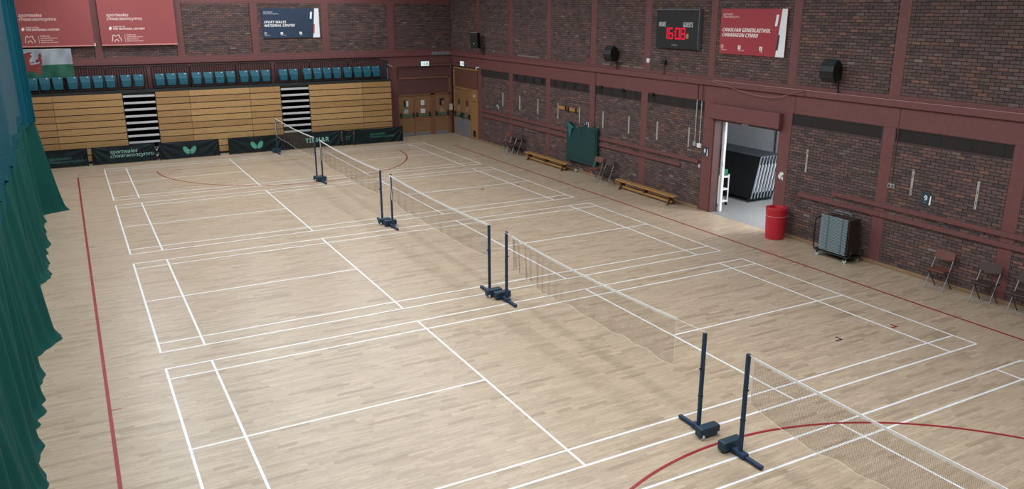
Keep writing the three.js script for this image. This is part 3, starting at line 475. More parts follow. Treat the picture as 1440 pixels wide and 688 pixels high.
function bigSign(name, label, pos, turn, w, h, bg, lines, accent, logoCol) {
  const t = thing(name, label, 'sign', pos, turn); obj('board', bx(-w / 2, w / 2, -h / 2, h / 2, 0, 0.04, 0.006), M(bg, 0.5), t);
  const tex = canvasTex(1024, Math.round(1024 * h / w), (c, W, H) => { c.fillStyle = bg; c.fillRect(0, 0, W, H); scriptLogo(c, 28, 72, 34, logoCol);
    c.fillStyle = '#f2f2f0'; c.font = 'italic bold 70px sans-serif'; const want = lines[0].length > 15 ? W * 0.75 : W * 0.54, long = lines[0].length > lines[1].length ? lines[0] : lines[1]; let f = 80; do { c.font = `italic bold ${f}px sans-serif`; f -= 1; } while (c.measureText(long).width > want);
    let y = H * 0.5; c.strokeStyle = '#f2f2f0'; c.lineWidth = 2.5; for (const s of lines) { c.fillText(s, 28, y); y += f * 1.02; }
    icons(c, W, H, 44, H * 0.8, [[26, 'i', 'sportwales'], [310, 'f', 'sportwales'], [650, 't', 'wales']], '#e8e6e2');
    c.fillStyle = '#e4e9ec'; c.beginPath(); c.moveTo(W * 0.925, 0); c.lineTo(W, 0); c.lineTo(W, H); c.lineTo(W * 0.875, H); c.closePath(); c.fill(); c.beginPath(); c.moveTo(W * 0.85, H * 0.12); c.lineTo(W * 0.885, H * 0.12); c.lineTo(W * 0.87, H * 0.36); c.lineTo(W * 0.835, H * 0.36); c.closePath(); c.fill();
    c.fillStyle = accent; c.beginPath(); c.moveTo(W * 0.893, H * 0.54); c.lineTo(W * 0.92, H * 0.54); c.lineTo(W * 0.905, H * 0.86); c.lineTo(W * 0.878, H * 0.86); c.closePath(); c.fill(); });
  const g = new THREE.PlaneGeometry(w - 0.004, h - 0.004); g.translate(0, 0, 0.0415); obj('print', g, new THREE.MeshStandardMaterial({ map: tex, roughness: 0.5 }), t); return t;
}
bigSign('wall_sign', 'navy sign with white capitals on the end wall brick', [1.52, 5.38, BZ - 0.012], 0, 2.5, 1.25, '#20344e', ['SPORT WALES', 'NATIONAL CENTRE'], '#b8433c', '#d8dde2');
bigSign('wall_sign', 'red sign with white capitals beside the scoreboard', [RX - 0.012, 5.36, -5.83], WR, 2.46, 1.24, '#9c2f3a', ['CANOLFAN GENEDLAETHOL', 'CHWARAEON CYMRU'], '#1d2c42', '#ecdcd8');
{ // scoreboard
  const t = thing('scoreboard', 'black electronic scoreboard showing red digits between home and guests', 'scoreboard', [RX - 0.012, 5.37, -8.9], WR); const w = 1.98, h = 1.14;
  obj('case', bx(-w / 2, w / 2, -h / 2, h / 2, 0, 0.12, 0.012), black, t); obj('rim', [bx(-w / 2, w / 2, h / 2, h / 2 + 0.03, -0.001, 0.13, 0.006), bx(w / 2, w / 2 + 0.03, -h / 2, h / 2 + 0.03, 0, 0.13, 0.006)], M(0x6d757b, 0.4, { metalness: 0.5 }), t);
  const tex = canvasTex(512, 296, (c, W, H) => { c.fillStyle = '#101215'; c.fillRect(0, 0, W, H); c.fillStyle = '#cfd3d6'; c.font = 'bold 52px sans-serif'; c.save(); c.translate(30, 128); c.scale(0.58, 1); c.fillText('HOME', 0, 0); c.restore(); c.save(); c.translate(334, 128); c.scale(0.62, 1); c.fillText('GUESTS', 0, 0); c.restore(); c.font = '18px sans-serif'; c.fillText('e Favero', 205, 278); });
  printed(t, w - 0.03, h - 0.03, 0.1215, tex, 0.6, 'face');
  const red = new THREE.MeshStandardMaterial({ color: 0x400008, emissive: 0xff1038, emissiveIntensity: 1.0 });
  const S = { 1: 'bc', 6: 'acdefg', 0: 'abcdef', 8: 'abcdefg' }; const dw = 0.17, dh = 0.3, th = 0.045;
  const seg = { a: [0, dh / 2, dw, th], g: [0, 0, dw, th], d: [0, -dh / 2, dw, th], b: [dw / 2, dh / 4, th, dh / 2 + th], c: [dw / 2, -dh / 4, th, dh / 2 + th], f: [-dw / 2, dh / 4, th, dh / 2 + th], e: [-dw / 2, -dh / 4, th, dh / 2 + th] };
  [['1', -0.52], ['6', -0.26], ['0', 0.06], ['8', 0.31]].forEach(([d, x]) => { const gs = [...S[d]].map((k) => { const [sx, sy, sw, shh] = seg[k]; return bx(x + sx - sw / 2, x + sx + sw / 2, -0.12 + sy - shh / 2, -0.12 + sy + shh / 2, 0.121, 0.127, 0.002); }); obj('digit', gs, red, t); });
  obj('colon', [bx(-0.115, -0.08, -0.08, -0.04, 0.121, 0.127), bx(-0.115, -0.08, -0.2, -0.16, 0.121, 0.127)], red, t);
  obj('possession_lamp', bx(0.46, 0.57, -0.26, -0.12, 0.121, 0.127, 0.003), M(0xa07a5a, 0.5), t);
}

// ------------------------------------------------------------------ small wall fittings
function loudspeaker(label, z, y, w, prof, turn, back) {
  const t = thing('loudspeaker', label, 'loudspeaker', [RX - 0.1 - back, y, z], WR + turn); const s = new THREE.Shape(); prof.forEach(([a, b], i) => s[i ? 'lineTo' : 'moveTo'](a, b)); s.closePath();
  const g = new THREE.ExtrudeGeometry(s, { depth: w, bevelEnabled: true, bevelSize: 0.008, bevelThickness: 0.008, bevelSegments: 2 }); g.translate(0, 0, -w / 2); g.rotateY(-Math.PI / 2); obj('cabinet', g, black, t); return t;
}
const curved = [[-0.16, -0.2], [0.06, -0.25], [0.16, -0.14], [0.185, 0.0], [0.16, 0.12], [0.03, 0.27], [-0.1, 0.2], [-0.16, 0.08]];
for (const [z, y, label] of [[-12.12, 4.5, 'small curved black loudspeaker on a pole by the scoreboard side'], [-2.86, 4.52, 'black curved loudspeaker on a pole past the red sign']]) {
  const t = loudspeaker(label, z, y, 0.37, curved, 0.1, 0.16);
  obj('grille_joint', [bx(-0.19, 0.19, -0.004, 0.004, 0.185, 0.199), bx(-0.19, 0.19, 0.125, 0.133, 0.15, 0.178), bx(-0.19, 0.19, -0.14, -0.132, 0.15, 0.178)], darkGrey, t);
  obj('top_plate', bx(-0.18, 0.18, -0.085, 0.085, 0, 0.006).rotateX(-0.72).translate(0, 0.203, 0.105), M(0x1d2a30, 0.5), t);
  obj('pole', rod([0.14, -0.15, -0.12], [0.14, 3.985 - y, -0.185], 0.02), black, t); obj('pole_foot', bx(0.1, 0.18, 3.981 - y, 3.99 - y, -0.21, -0.16), black, t);
}
{ const t = loudspeaker('tall black loudspeaker tilted on a bracket in the hall corner', -22.36, 4.6, 0.36, [[-0.16, -0.32], [0.1, -0.32], [0.17, 0.34], [-0.1, 0.34]], 0.6, 0.3);
  obj('top_plate', bx(-0.17, 0.17, 0.345, 0.36, -0.1, 0.16), M(0x8a979c, 0.5), t); obj('badge', bx(-0.02, 0.02, -0.14, -0.1, 0.13, 0.146), alu, t);
  obj('bracket', [rod([0.1, -0.28, -0.1], [0.286, -0.3, -0.24], 0.02), rod([0.286, -0.2, -0.24], [0.286, -0.62, -0.24], 0.024)], black, t); }
{ const t = thing('sensor_post', 'small black sensor on a thin stalk below the scoreboard', 'sensor', [RX - 0.05, 3.981, -9.5], WR); obj('stalk', rod([0, 0, 0], [0, 0.34, 0], 0.014), black, t); obj('head', bx(-0.08, 0.08, 0.32, 0.44, -0.03, 0.06, 0.01), black, t); }
tag(obj('junction_box', bx(RX - 0.05, RX + 0.001, 4.3, 4.43, -10.42, -10.28, 0.008), white), 'small white junction box on the upper column by the scoreboard', 'box');
tag(obj('corner_camera', [bx(9.08, RX + 0.001, 3.36, 3.42, -22.9, -22.8, 0.01), rod([9.12, 3.38, -22.85], [9.02, 3.34, -22.8], 0.03, 12)], white), 'tiny white camera on the beam above the number six panel', 'camera');
const exitTex = canvasTex(128, 72, (c, W, H) => { c.fillStyle = '#eef6f8'; c.fillRect(0, 0, W, H); c.strokeStyle = '#2a7f8c'; c.lineWidth = 3; c.strokeRect(0, 0, W, H); c.fillStyle = '#3f8f8a'; c.fillRect(84, 18, 22, 36); c.beginPath(); c.arc(56, 22, 5, 0, 7); c.fill(); c.fillRect(50, 28, 10, 14); c.fillRect(44, 42, 8, 12); c.fillRect(58, 42, 8, 12); c.fillRect(16, 33, 22, 5); });
for (const [pos, turn, label] of [[[7.78, 3.44, BZ], 0, 'lit exit sign above the fire doors on the end wall'], [[RX - 0.004, 3.47, -24.5], WR, 'lit exit sign above the side wall corner doors']]) {
  const t = thing('exit_sign', label, 'exit sign', pos, turn); obj('case', bx(-0.23, 0.23, -0.13, 0.13, 0, 0.07, 0.012), M(0x2a5a64, 0.5), t); const g = new THREE.PlaneGeometry(0.42, 0.22); g.translate(0, 0, 0.0715); obj('lit_face', g, new THREE.MeshStandardMaterial({ color: 0x222222, emissive: 0xffffff, emissiveMap: exitTex, emissiveIntensity: 1.1 }), t);
}
{ const t = thing('ledge_heater', 'grey ribbed strip heater lying along the end wall ledge', 'heater', [8.64, 3.98, BZ + 0.1]); obj('casing', bx(-0.5, 0.48, -0.14, 0.005, -0.02, 0.05, 0.01), M(0x7d8286, 0.5), t); for (let i = 0; i < 12; i++) obj('rib', bx(-0.46 + i * 0.08, -0.43 + i * 0.08, -0.13, 0.0, 0.05, 0.058), M(0x5a5f63, 0.5), t); }
tag(obj('call_point_box', bx(9.02, 9.14, 1.16, 1.46, -25.84, -25.7, 0.01), offWhite), 'pale wall box in the corner between the doors', 'box');
tag(obj('surface_cable', rod([8.02, 3.44, BZ + 0.012], [9.15, 3.44, BZ + 0.012], 0.01), M(0x4a3436, 0.6)), 'dark surface cable from the end wall exit sign into the corner', 'cable');
tag(obj('surface_cable', rod([RX - 0.017, 3.46, -25.85], [RX - 0.017, 3.46, -24.74], 0.01), M(0x4a3436, 0.6)), 'dark surface cable from the side wall exit sign into the corner', 'cable');
tag(obj('corner_conduit', rod([9.16, 1.465, -25.84], [9.16, 3.8, -25.84], 0.018), M(0x4a3436, 0.6)), 'dark upright conduit in the hall corner above the pale box', 'conduit');
// slotted strips
const stripLabel = 'white upright slotted strip fixed on the lower brick wall';
for (const z of [-20.49, -18.97, -17.45, -15.9, -14.37, -12.83, -11.29, -9.75, -8.19, -3.54, -0.46, 1.08]) {
  const t = thing('wall_strip', stripLabel, 'wall strip', [RX + 0.012, 1.86, z], WR, 'white slotted strips along the brick wall'); obj('channel', [bx(-0.022, 0.022, 0, 0.6, 0, 0.012), bx(-0.022, -0.014, 0, 0.6, 0.012, 0.03), bx(0.014, 0.022, 0, 0.6, 0.012, 0.03)], M(0xc6c8bf, 0.6), t);
  obj('slots', Array.from({ length: 8 }, (_, i) => bx(-0.006, 0.006, 0.05 + i * 0.07, 0.08 + i * 0.07, 0.0125, 0.014)), darkGrey, t);
}
{ const t = thing('peg_board', 'short wooden board with dark pegs between two strips', 'board', [RX + 0.02, 2.24, -15.15], WR); obj('board', metricUV(bx(-0.72, 0.72, 0, 0.13, 0, 0.06, 0.008)), benchWood, t); for (const x of [-0.12, 0.06, 0.6]) obj('peg', bx(x - 0.04, x + 0.04, -0.02, 0.15, 0.055, 0.1, 0.01), black, t); }
// number plates
for (const [n, z, y, x] of [['9', -0.06, 1.85, RX + 0.012], ['8', -7.4, 1.83, RX], ['7', -13.85, 1.87, RX + 0.012], ['6', -21.02, 1.8, RX + 0.012]]) {
  const w = 0.24, t = thing('number_plate', `navy plate with white number ${{ 9: 'nine', 8: 'eight', 7: 'seven', 6: 'six' }[n]} on the side wall`, 'sign', [x, y, z], WR); obj('plate', bx(-w / 2, w / 2, -0.13, 0.13, 0, 0.02, 0.004), M(0x1c3442, 0.5), t);
  const tex = canvasTex(96, 104, (c, W, H) => { c.fillStyle = '#1f3947'; c.fillRect(0, 0, W, H); c.fillStyle = '#eef2f3'; c.font = 'bold 66px sans-serif'; c.textAlign = 'center'; c.fillText(n, 42, 66); c.beginPath(); c.moveTo(86, 20); c.lineTo(96, 14); c.lineTo(96, 104); c.lineTo(78, 104); c.closePath(); c.fill(); c.fillStyle = '#5f8a8c'; c.fillRect(18, 84, 34, 6); });
  printed(t, w - 0.01, 0.25, 0.0212, tex);
}
// conduits with sockets
for (const [z, y, w, label] of [[-7.885, 2.0, 0.13, 'grey conduit with a metal socket box by the store opening'], [-7.675, 1.98, 0.17, 'grey conduit with a white socket box by the store opening']]) {
  const t = thing('wall_conduit', label, 'conduit', [RX, y, z], WR); obj('pipe', rod([0, 0.05, 0.02], [0, 1.34, 0.02], 0.016), M(0xa2a6a4, 0.5), t); obj('painted_pipe', rod([0, 1.34, 0.02], [0, 1.95, 0.02], 0.016), maroonPanel, t); obj('socket_box', bx(-w / 2, w / 2, -0.07, 0.06, 0, 0.05, 0.008), w > 0.15 ? white : M(0x8f9697, 0.5), t); for (const q of [0.4, 0.85, 1.2]) obj('clip', bx(-0.028, 0.028, q, q + 0.03, 0, 0.04, 0.004), M(0xa2a6a4, 0.5), t);
}
tag(obj('wall_switch', bx(RX - 0.03, RX + 0.001, 1.3, 1.4, -7.66, -7.58, 0.006), offWhite), 'pale switch low on the column beside the store opening', 'switch');
{ const t = thing('wall_socket', 'double socket on a painted conduit beside the number nine panel', 'socket', [RX + 0.012, 1.98, -0.98], WR); obj('box', bx(-0.09, 0.09, -0.05, 0.05, 0, 0.045, 0.006), M(0x9a9c9a, 0.5), t); obj('pipe', rod([-0.01, 0.05, 0.02], [-0.01, 1.34, 0.02], 0.012), maroonPanel, t); obj('socket_face', [bx(-0.07, -0.02, -0.03, 0.03, 0.045, 0.048), bx(0.02, 0.07, -0.03, 0.03, 0.045, 0.048)], darkGrey, t); }
tag(obj('painted_conduit', rod([RX - 0.012, 1.6, -13.36], [RX - 0.012, 3.8, -13.36], 0.012), maroonPanel), 'thin painted conduit down the column by the green mat', 'conduit');
tag(obj('loose_cable', tube([[RX - 0.12, 3.94, -7.2], [RX - 0.115, 3.86, -6.6], [RX - 0.115, 3.74, -5.9], [RX - 0.115, 3.68, -5.2], [RX - 0.115, 3.72, -4.6], [RX - 0.115, 3.84, -4.2], [RX - 0.12, 3.94, -3.8]], 0.009, 6, 60), M(0x9a6a6a, 0.6)), 'pink cable sagging below the ledge under the red sign', 'cable');
tag(obj('ledge_cable', tube([[RX - 0.1, 3.972, -7.2], [RX - 0.1, 3.968, -5.6], [RX - 0.1, 3.97, -3.7], [RX - 0.1, 3.968, -1], [RX - 0.1, 3.972, 1], [RX - 0.1, 3.97, 4]], 0.008, 6, 60), M(0xb08a86, 0.6)), 'thin pale cable lying along the ledge edge', 'cable');
{ const g = []; for (let i = 0; i < 14; i++) { const r = rr(0.01, 0.045); const c = new THREE.CircleGeometry(r, 9); c.scale(rr(0.6, 1.3), rr(0.6, 1.5), 1); c.rotateY(WR); c.translate(RX - 0.0012 - i * 0.0001, 1.62 + rr(-0.13, 0.13), -4.36 + rr(-0.06, 0.06)); g.push(c); } obj('bare_patch', g, white, wallR); }
// ventilation strips above the lower brick panels
{
  const rng = [[0, 1], [1, 2], [2, 3], [3, 4], [4, 5], [6, 7], [7, 8], [8, 9]], say = ['in the panel with plate six', 'above the three brown chairs', 'above the wooden peg board', 'above the green mat', 'beside the store conduits', 'above the chair trolley', 'above plate nine', 'past plate nine'];
  rng.forEach(([i, j], k) => {
    const a = PIL[i][1], b = PIL[j][0], W = b - a, t = thing('vent_strip', `dark ventilation strip ${say[k]}`, 'vent', [RX + 0.028, 3.0, a], WR);
    obj('back_panel', bx(0.001, W - 0.001, 0.03, 0.33, -0.03, -0.008), M(0x303437, 0.7, { map: paintTex }), t);
    obj('sill', metricUV(bx(0.001, W - 0.001, 0, 0.032, -0.02, 0.02, 0.004)), M(0x43302f, 0.6), t); obj('side', [bx(0.001, 0.022, 0.03, 0.33, -0.02, 0.02), bx(W - 0.022, W - 0.001, 0.03, 0.33, -0.02, 0.02), bx(0.001, W - 0.001, 0.31, 0.33, -0.02, 0.02)], M(0x43302f, 0.6), t);
    for (let q = 1; q < 4; q++) obj('panel_joint', bx(W * q / 4 - 0.004, W * q / 4 + 0.004, 0.033, 0.31, -0.008, -0.005), black, t);
    if (k !== 5 && k !== 0) for (let q = 0; q < 4; q++) { const c = cyl(0.125, 0.125, 0.012, 28).rotateX(Math.PI / 2).translate(W * (q + 0.5) / 4 + (q - 1.5) * 0.02, 0.175, -0.004); const o = obj('round_grille', c, black, t); obj('grille_ring', new THREE.TorusGeometry(0.125, 0.006, 6, 32).translate(W * (q + 0.5) / 4 + (q - 1.5) * 0.02, 0.175, 0.0), softBlack, o); }
    if (k === 3) for (const x of [0.42, 1.72]) obj('lamp_head', bx(x - 0.08, x + 0.08, 0.26, 0.35, 0, 0.09, 0.02), black, t);
    if (k === 4) obj('lamp_head', bx(0.18, 0.34, 0.26, 0.35, 0, 0.09, 0.02), black, t);
  });
}
// ------------------------------------------------------------------ badminton posts and nets
const POSTS = [[0.08, -24.04, 1], [0.05, -17.74, -1], [0.1, -17.15, 1], [0.03, -10.72, -1], [0.1, -10.06, 1], [0.0, -3.78, -1], [0.09, -3.16, 1], [0.0, 3.02, -1], [0.02, 3.86, 1], [0.02, 10.05, -1]];
{ let proto = null; const say = ['navy net post standing in front of the plain leaf logo barrier', 'navy net post at the free end of the net by the barriers', 'navy net post of the second net, back to back with the barrier net post', 'navy net post of the second net, back to back with the middle net post', 'navy net post of the middle net, back to back with the second net post', 'navy net post of the middle net, back to back with the bunched net post', 'navy net post holding the bunched end of the net', 'navy net post joined to its net by a bare cord', 'navy net post inside the large red curve'];
  POSTS.forEach(([x, z, s], i) => {
    if (i === 9) return; const turn = s > 0 ? 0 : Math.PI;
    if (proto) { copyOf(proto, [x, 0, z], turn, say[i]); return; }
    const t = proto = thing('net_post', say[0], 'net post', [x, 0, z], turn, 'badminton net posts along the court centre');
    obj('upright', bx(-0.025, 0.025, 0.07, 1.55, -0.025, 0.025, 0.006), navyPaint, t);
    obj('foot_arm', [bx(-0.03, 0.03, 0.015, 0.065, 0.0, 0.42, 0.008), bx(-0.05, 0.05, 0.02, 0.09, -0.18, 0.12, 0.01)], navyPaint, t);
    obj('counterweight', bx(-0.18, 0.18, 0.03, 0.18, -0.27, -0.12, 0.025), M(0x16303f, 0.5), t);
    for (const q of [-0.14, 0.14]) obj('wheel', cyl(0.042, 0.042, 0.035, 16).rotateZ(Math.PI / 2).translate(q, 0.044, -0.245), M(0xb8bdbf, 0.5), t);
    obj('cleat', cyl(0.014, 0.014, 0.05, 12).rotateZ(Math.PI / 2).translate(0.03, 1.0, 0), black, t); obj('collar', bx(-0.03, 0.03, 0.55, 0.57, -0.03, 0.03, 0.004), black, t);
  });
}
function net(z0, z1, x, opt, label) {
  const W = z1 - z0, t = thing('badminton_net', label, 'net', [x, 0, z0], 0), { a = 1.52, s = 0.06, gather = 0, c0 = 0, c1 = 0 } = opt, ph = rnd() * 9;
  const N = 0.735;
  const top = (u) => a - s * 4 * u * (1 - u); // u 0..1 along the net
  const P = (u, v) => { // v 0 top .. 1 bottom
    const bot = (0.02 * Math.sin(u * W * 3.1 + ph) + 0.012 * Math.sin(u * W * 8.3 + ph)) * v * (0.4 + opt.wave || 0.6);
    let zz = u * W, xx = 0.03 * Math.sin(u * W * 2.2 + ph) * v + 0.012 * Math.sin(u * W * 11 + ph * 2) * v;
    if (gather) { const g = Math.exp(-u * W * 1.1) * gather; xx += g * 0.06 * Math.sin(u * W * 26) * (0.35 + 0.65 * v); zz += g * 0.04 * Math.sin(u * W * 13 + 1); }
    return V(xx, top(u) - v * N + bot + (v > 0 ? -0.02 * Math.exp(-((u * W) ** 2) * 3) * -1 * v : 0), zz);
  };
  const p = [], n = [], uv = [];
  const strand = (A, B, r) => { // square-section thread between two points
    const d = B.clone().sub(A).normalize(), e = Math.abs(d.y) > 0.9 ? V(1, 0, 0) : V(0, 1, 0), s1 = d.clone().cross(e).normalize().multiplyScalar(r), s2 = d.clone().cross(s1).normalize().multiplyScalar(r);
    const c = [s1.clone().add(s2), s1.clone().sub(s2), s1.clone().negate().sub(s2), s1.clone().negate().add(s2)];
    for (let k = 0; k < 4; k++) { const q = c[k], q2 = c[(k + 1) % 4], nn = q.clone().add(q2).normalize(); const v4 = [A.clone().add(q), A.clone().add(q2), B.clone().add(q2), B.clone().add(q)]; for (const i of [0, 2, 1, 0, 3, 2]) { p.push(v4[i].x, v4[i].y, v4[i].z); n.push(nn.x, nn.y, nn.z); uv.push(0, 0); } }
  };
  const cell = 0.021, nu = Math.round(W / cell), nv = Math.round(N / cell), R = opt.thread || 0.00046, step = 4;
  for (let i = 0; i <= nu; i++) for (let j = 0; j < 4; j++) strand(P(i / nu, 0.05 + 0.95 * j / 4), P(i / nu, 0.05 + 0.95 * (j + 1) / 4), R);
  for (let j = 2; j <= nv; j++) for (let i = 0; i < nu; i += step) strand(P(i / nu, j / nv), P(Math.min(nu, i + step) / nu, j / nv), R);
  const g = new THREE.BufferGeometry(); g.setAttribute('position', new THREE.Float32BufferAttribute(p, 3)); g.setAttribute('normal', new THREE.Float32BufferAttribute(n, 3)); g.setAttribute('uv', new THREE.Float32BufferAttribute(uv, 2));
  const o = obj('netting', g, netThread, t); o.userData.kind = 'stuff';
  const band = []; const nb = 60; const th = opt.tape || 0.042; for (let i = 0; i < nb; i++) { const A = P(i / nb, 0), B = P((i + 1) / nb, 0); const q = bx(-0.004, 0.004, -th / 2, th / 2, -A.distanceTo(B) / 2 - 0.001, A.distanceTo(B) / 2 + 0.001); q.rotateX(-Math.atan2(B.y - A.y, B.z - A.z)); q.translate((A.x + B.x) / 2, (A.y + B.y) / 2, (A.z + B.z) / 2); band.push(q); }
  obj('head_tape', band, tapeWhite, t);
  obj('bottom_cord', tube(Array.from({ length: 41 }, (_, i) => P(i / 40, 1).toArray()), 0.0035, 5, 120), cordWhite, t);
  for (const u of [0, 1]) obj('side_tape', tube([0, 0.25, 0.5, 0.75, 1].map((v) => P(u, v).toArray()), opt.side || 0.008, 5, 12), tapeWhite, t);
  obj('head_cord', [rod([0, a, 0], [0, 1.54, -c0], 0.004), rod([0, a, W], [0, 1.54, W + c1], 0.004)], cordWhite, t);
}
const nets = [[0, 1, {}], [2, 3, {}], [4, 5, { side: 0.011 }], [6, 7, { thread: 0.00052, gather: 1.2, tape: 0.036, wave: 0.9, side: 0.003 }], [8, 9, { thread: 0.0007, tape: 0.034, s: 0.05, wave: 0.9, side: 0.008 }]];
const netSay = ['brown badminton net across the court by the barriers', 'brown badminton net on the second court out from the barriers', 'brown badminton net on the middle court', 'brown badminton net with bunched folds at one end', 'brown badminton net over the red curved line'];
nets.forEach(([i, j, o], k) => { const a = POSTS[i], b = POSTS[j], c0 = k === 3 ? 0.24 : k === 4 ? 0.08 : 0.04, c1 = k === 3 ? 0.66 : 0.04; net(a[1] + 0.022 + c0, b[1] - 0.022 - c1, (a[0] + b[0]) / 2, { ...o, c0, c1 }, netSay[k]); });

// ------------------------------------------------------------------ curtain: solid drape below, netting above
{
  const t = thing('dividing_curtain', 'green vinyl dividing curtain with teal netting along the hall side', 'curtain', [0, 0, 0]);
  const bot = [[-8.02, -16.86], [-8.3, -16.72], [-8.64, -16.5], [-8.67, -15.6], [-8.66, -14.6], [-8.68, -13.3], [-8.54, -12.9], [-8.6, -12.0], [-8.56, -10.8], [-8.54, -9.6], [-8.68, -9.05], [-8.7, -8.2], [-8.69, -7.5], [-8.6, -7.0], [-8.7, -6.5], [-8.6, -6.1], [-8.33, -5.6], [-8.5, -5.0], [-8.69, -4.5], [-8.6, -3.8], [-8.62, -3.0], [-8.53, -2.3], [-8.64, -1.9], [-8.6, -1.3], [-8.56, -0.5], [-8.5, 0.2], [-8.52, 1.2], [-8.5, 2.4], [-8.5, 3.6]];
  const top = bot.map(([x, z], i) => i === 0 ? [-8.56, -17.0] : i === 1 ? [-8.6, -16.85] : [-8.8 + 0.14 * Math.sin(i * 1.7) * 0.35, z - 0.1]);
  const cb = new THREE.CatmullRomCurve3(bot.map(([x, z]) => V(x, 0, z)), false, 'centripetal'), ct = new THREE.CatmullRomCurve3(top.map(([x, z]) => V(x, 0, z)), false, 'centripetal');
  const NS = 900, NT = 44, HT = 3.0, pos = [], uv = [], idx = [];
  const A = [], B = []; for (let i = 0; i <= NS; i++) { A.push(cb.getPoint(i / NS)); B.push(ct.getPoint(i / NS)); }
  const fold = (i, v) => { const z = A[i].z; return 0.07 * Math.sin(z * 6.4 + 1.6 * nA(z * 0.7 + 30, 3) * 6 + v * 1.2) + 0.026 * Math.sin(z * 19 + 5 * nB(z * 0.7 + 9, v * 1.2)) + 0.06 * (nA(z * 1.4 + 7, v * 1.5 + 2) - 0.5); };
  for (let j = 0; j <= NT; j++) { const v = j / NT, k = Math.pow(v, 0.75);
    for (let i = 0; i <= NS; i++) { const a = A[i], b = B[i]; const e = sm(0, 40, i); let x = lerp(a.x, b.x, k) + fold(i, v) * (0.25 + 0.75 * e) * (0.55 + 0.45 * Math.min(1, v * 3)), z = lerp(a.z, b.z, k);
      const pool = Math.max(0, 1 - v / 0.05); x += pool * 0.05 * (0.5 + nA(z * 2, 5)); const y = 0.006 + v * HT * (1 - 0.00) * (1 - pool * 0.0) + (v > 0.9 ? (v - 0.9) * 10 * 0.1 * (nA(z * 2, 9) - 0.7) : 0);
      pos.push(x, y, z); uv.push(a.z, v * HT); } }
  for (let j = 0; j < NT; j++) for (let i = 0; i < NS; i++) { const q = j * (NS + 1) + i; idx.push(q, q + 1, q + NS + 1, q + 1, q + NS + 2, q + NS + 1); }
  const g = new THREE.BufferGeometry(); g.setAttribute('position', new THREE.Float32BufferAttribute(pos, 3)); g.setAttribute('uv', new THREE.Float32BufferAttribute(uv, 2)); g.setIndex(idx); g.computeVertexNormals(); obj('drape', g, vinylGreen, t);
  // netting: pleated and dense at the far end, nearly flat elsewhere
  const netM = new THREE.MeshPhysicalMaterial({ color: 0x034c5b, roughness: 0.95, specularIntensity: 0.2, side: THREE.DoubleSide, transparent: true, opacity: 0.72 });
  const p2 = [], u2 = [], i2 = [], N2 = 700, M2 = 16; for (let j = 0; j <= M2; j++) for (let i = 0; i <= N2; i++) { const s = i / N2, z = -17.0 + s * 21, v = j / M2; const den = 1 - sm(-16.2, -14.6, z);
    const y = lerp(2.62 + 0.34 * nA(z * 0.8, 3), CEIL, v); const x = -8.74 + (0.09 * den + 0.004) * Math.sin(z * lerp(6, 34, den)) + lerp(0.08, 0.0, v) * den + (z < -16.6 ? 0.1 : 0); p2.push(x, y, z); u2.push(z, y); }
  for (let j = 0; j < M2; j++) for (let i = 0; i < N2; i++) { const q = j * (N2 + 1) + i; i2.push(q, q + 1, q + N2 + 1, q + 1, q + N2 + 2, q + N2 + 1); }
  const g2 = new THREE.BufferGeometry(); g2.setAttribute('position', new THREE.Float32BufferAttribute(p2, 3)); g2.setAttribute('uv', new THREE.Float32BufferAttribute(u2, 2)); g2.setIndex(i2); g2.computeVertexNormals(); const nn = obj('netting', g2, netM, t); nn.userData.label = 'teal see-through netting';
  obj('track', bx(-8.8, -8.7, CEIL - 0.06, CEIL - 0.001, -17.2, 4.2), darkGrey, t);
}

// ------------------------------------------------------------------ things along the side wall
function foldingChair(label, z, m, turn = 0, group, x = RX - 0.03) {
  const t = thing('folding_chair', label, 'chair', [x, 0, z], WR + turn, group);
  for (const s of [-0.205, 0.205]) { obj('long_leg', rod([s, 0.005, 0.5], [s * 0.98, 0.8, 0.165], 0.011), steel, t); obj('short_leg', rod([s * 0.88, 0.42, 0.44], [s * 0.9, 0.005, 0.1], 0.011), darkGrey, t); }
  obj('cross_bar', [rod([-0.2, 0.1, 0.46], [0.2, 0.1, 0.46], 0.008), rod([-0.18, 0.09, 0.17], [0.18, 0.09, 0.17], 0.008), rod([-0.2, 0.42, 0.33], [0.2, 0.42, 0.33], 0.008)], steel, t);
  const seat = new RoundedBoxGeometry(0.41, 0.04, 0.42, 4, 0.019); { const p = seat.attributes.position; for (let i = 0; i < p.count; i++) p.setY(i, p.getY(i) + (p.getX(i) ** 2) * 0.35 - p.getZ(i) * -0.04); seat.computeVertexNormals(); } seat.translate(0, 0.44, 0.34); obj('seat', seat, m, t);
  const back = new THREE.BoxGeometry(0.45, 0.21, 0.035, 14, 4, 2); { const p = back.attributes.position; for (let i = 0; i < p.count; i++) { const q = p.getX(i); p.setZ(i, p.getZ(i) + q * q * 0.6); if (p.getY(i) > 0) p.setY(i, p.getY(i) - q * q * 0.6); else p.setY(i, p.getY(i) + q * q * 0.7); } back.computeVertexNormals(); } back.rotateX(-0.36); back.translate(0, 0.755, 0.17); obj('backrest', back, m, t);
  return t;
}
foldingChair('reddish brown folding chair under the number nine panel', 0.715, chairBrown, 0.08);
foldingChair('dark brown folding chair in front of the column past plate nine', 1.76, chairDark, 0.06);
foldingChair('dark folding chair standing past the column, beyond plate nine', 2.56, chairDark, 0.06);
foldingChair('brown folding chair partly in front of the green mat', -12.68, chairBrown, 0.15, undefined);
foldingChair('dark brown folding chair beside the green mat', -12.0, chairDark, 0.1);
foldingChair('brown folding chair with the redder back, first of three by plate six', -19.52, chairBrown, 0.05);
foldingChair('middle folding chair of the three overlapping by plate six', -19.05, chairDark, 0.05);
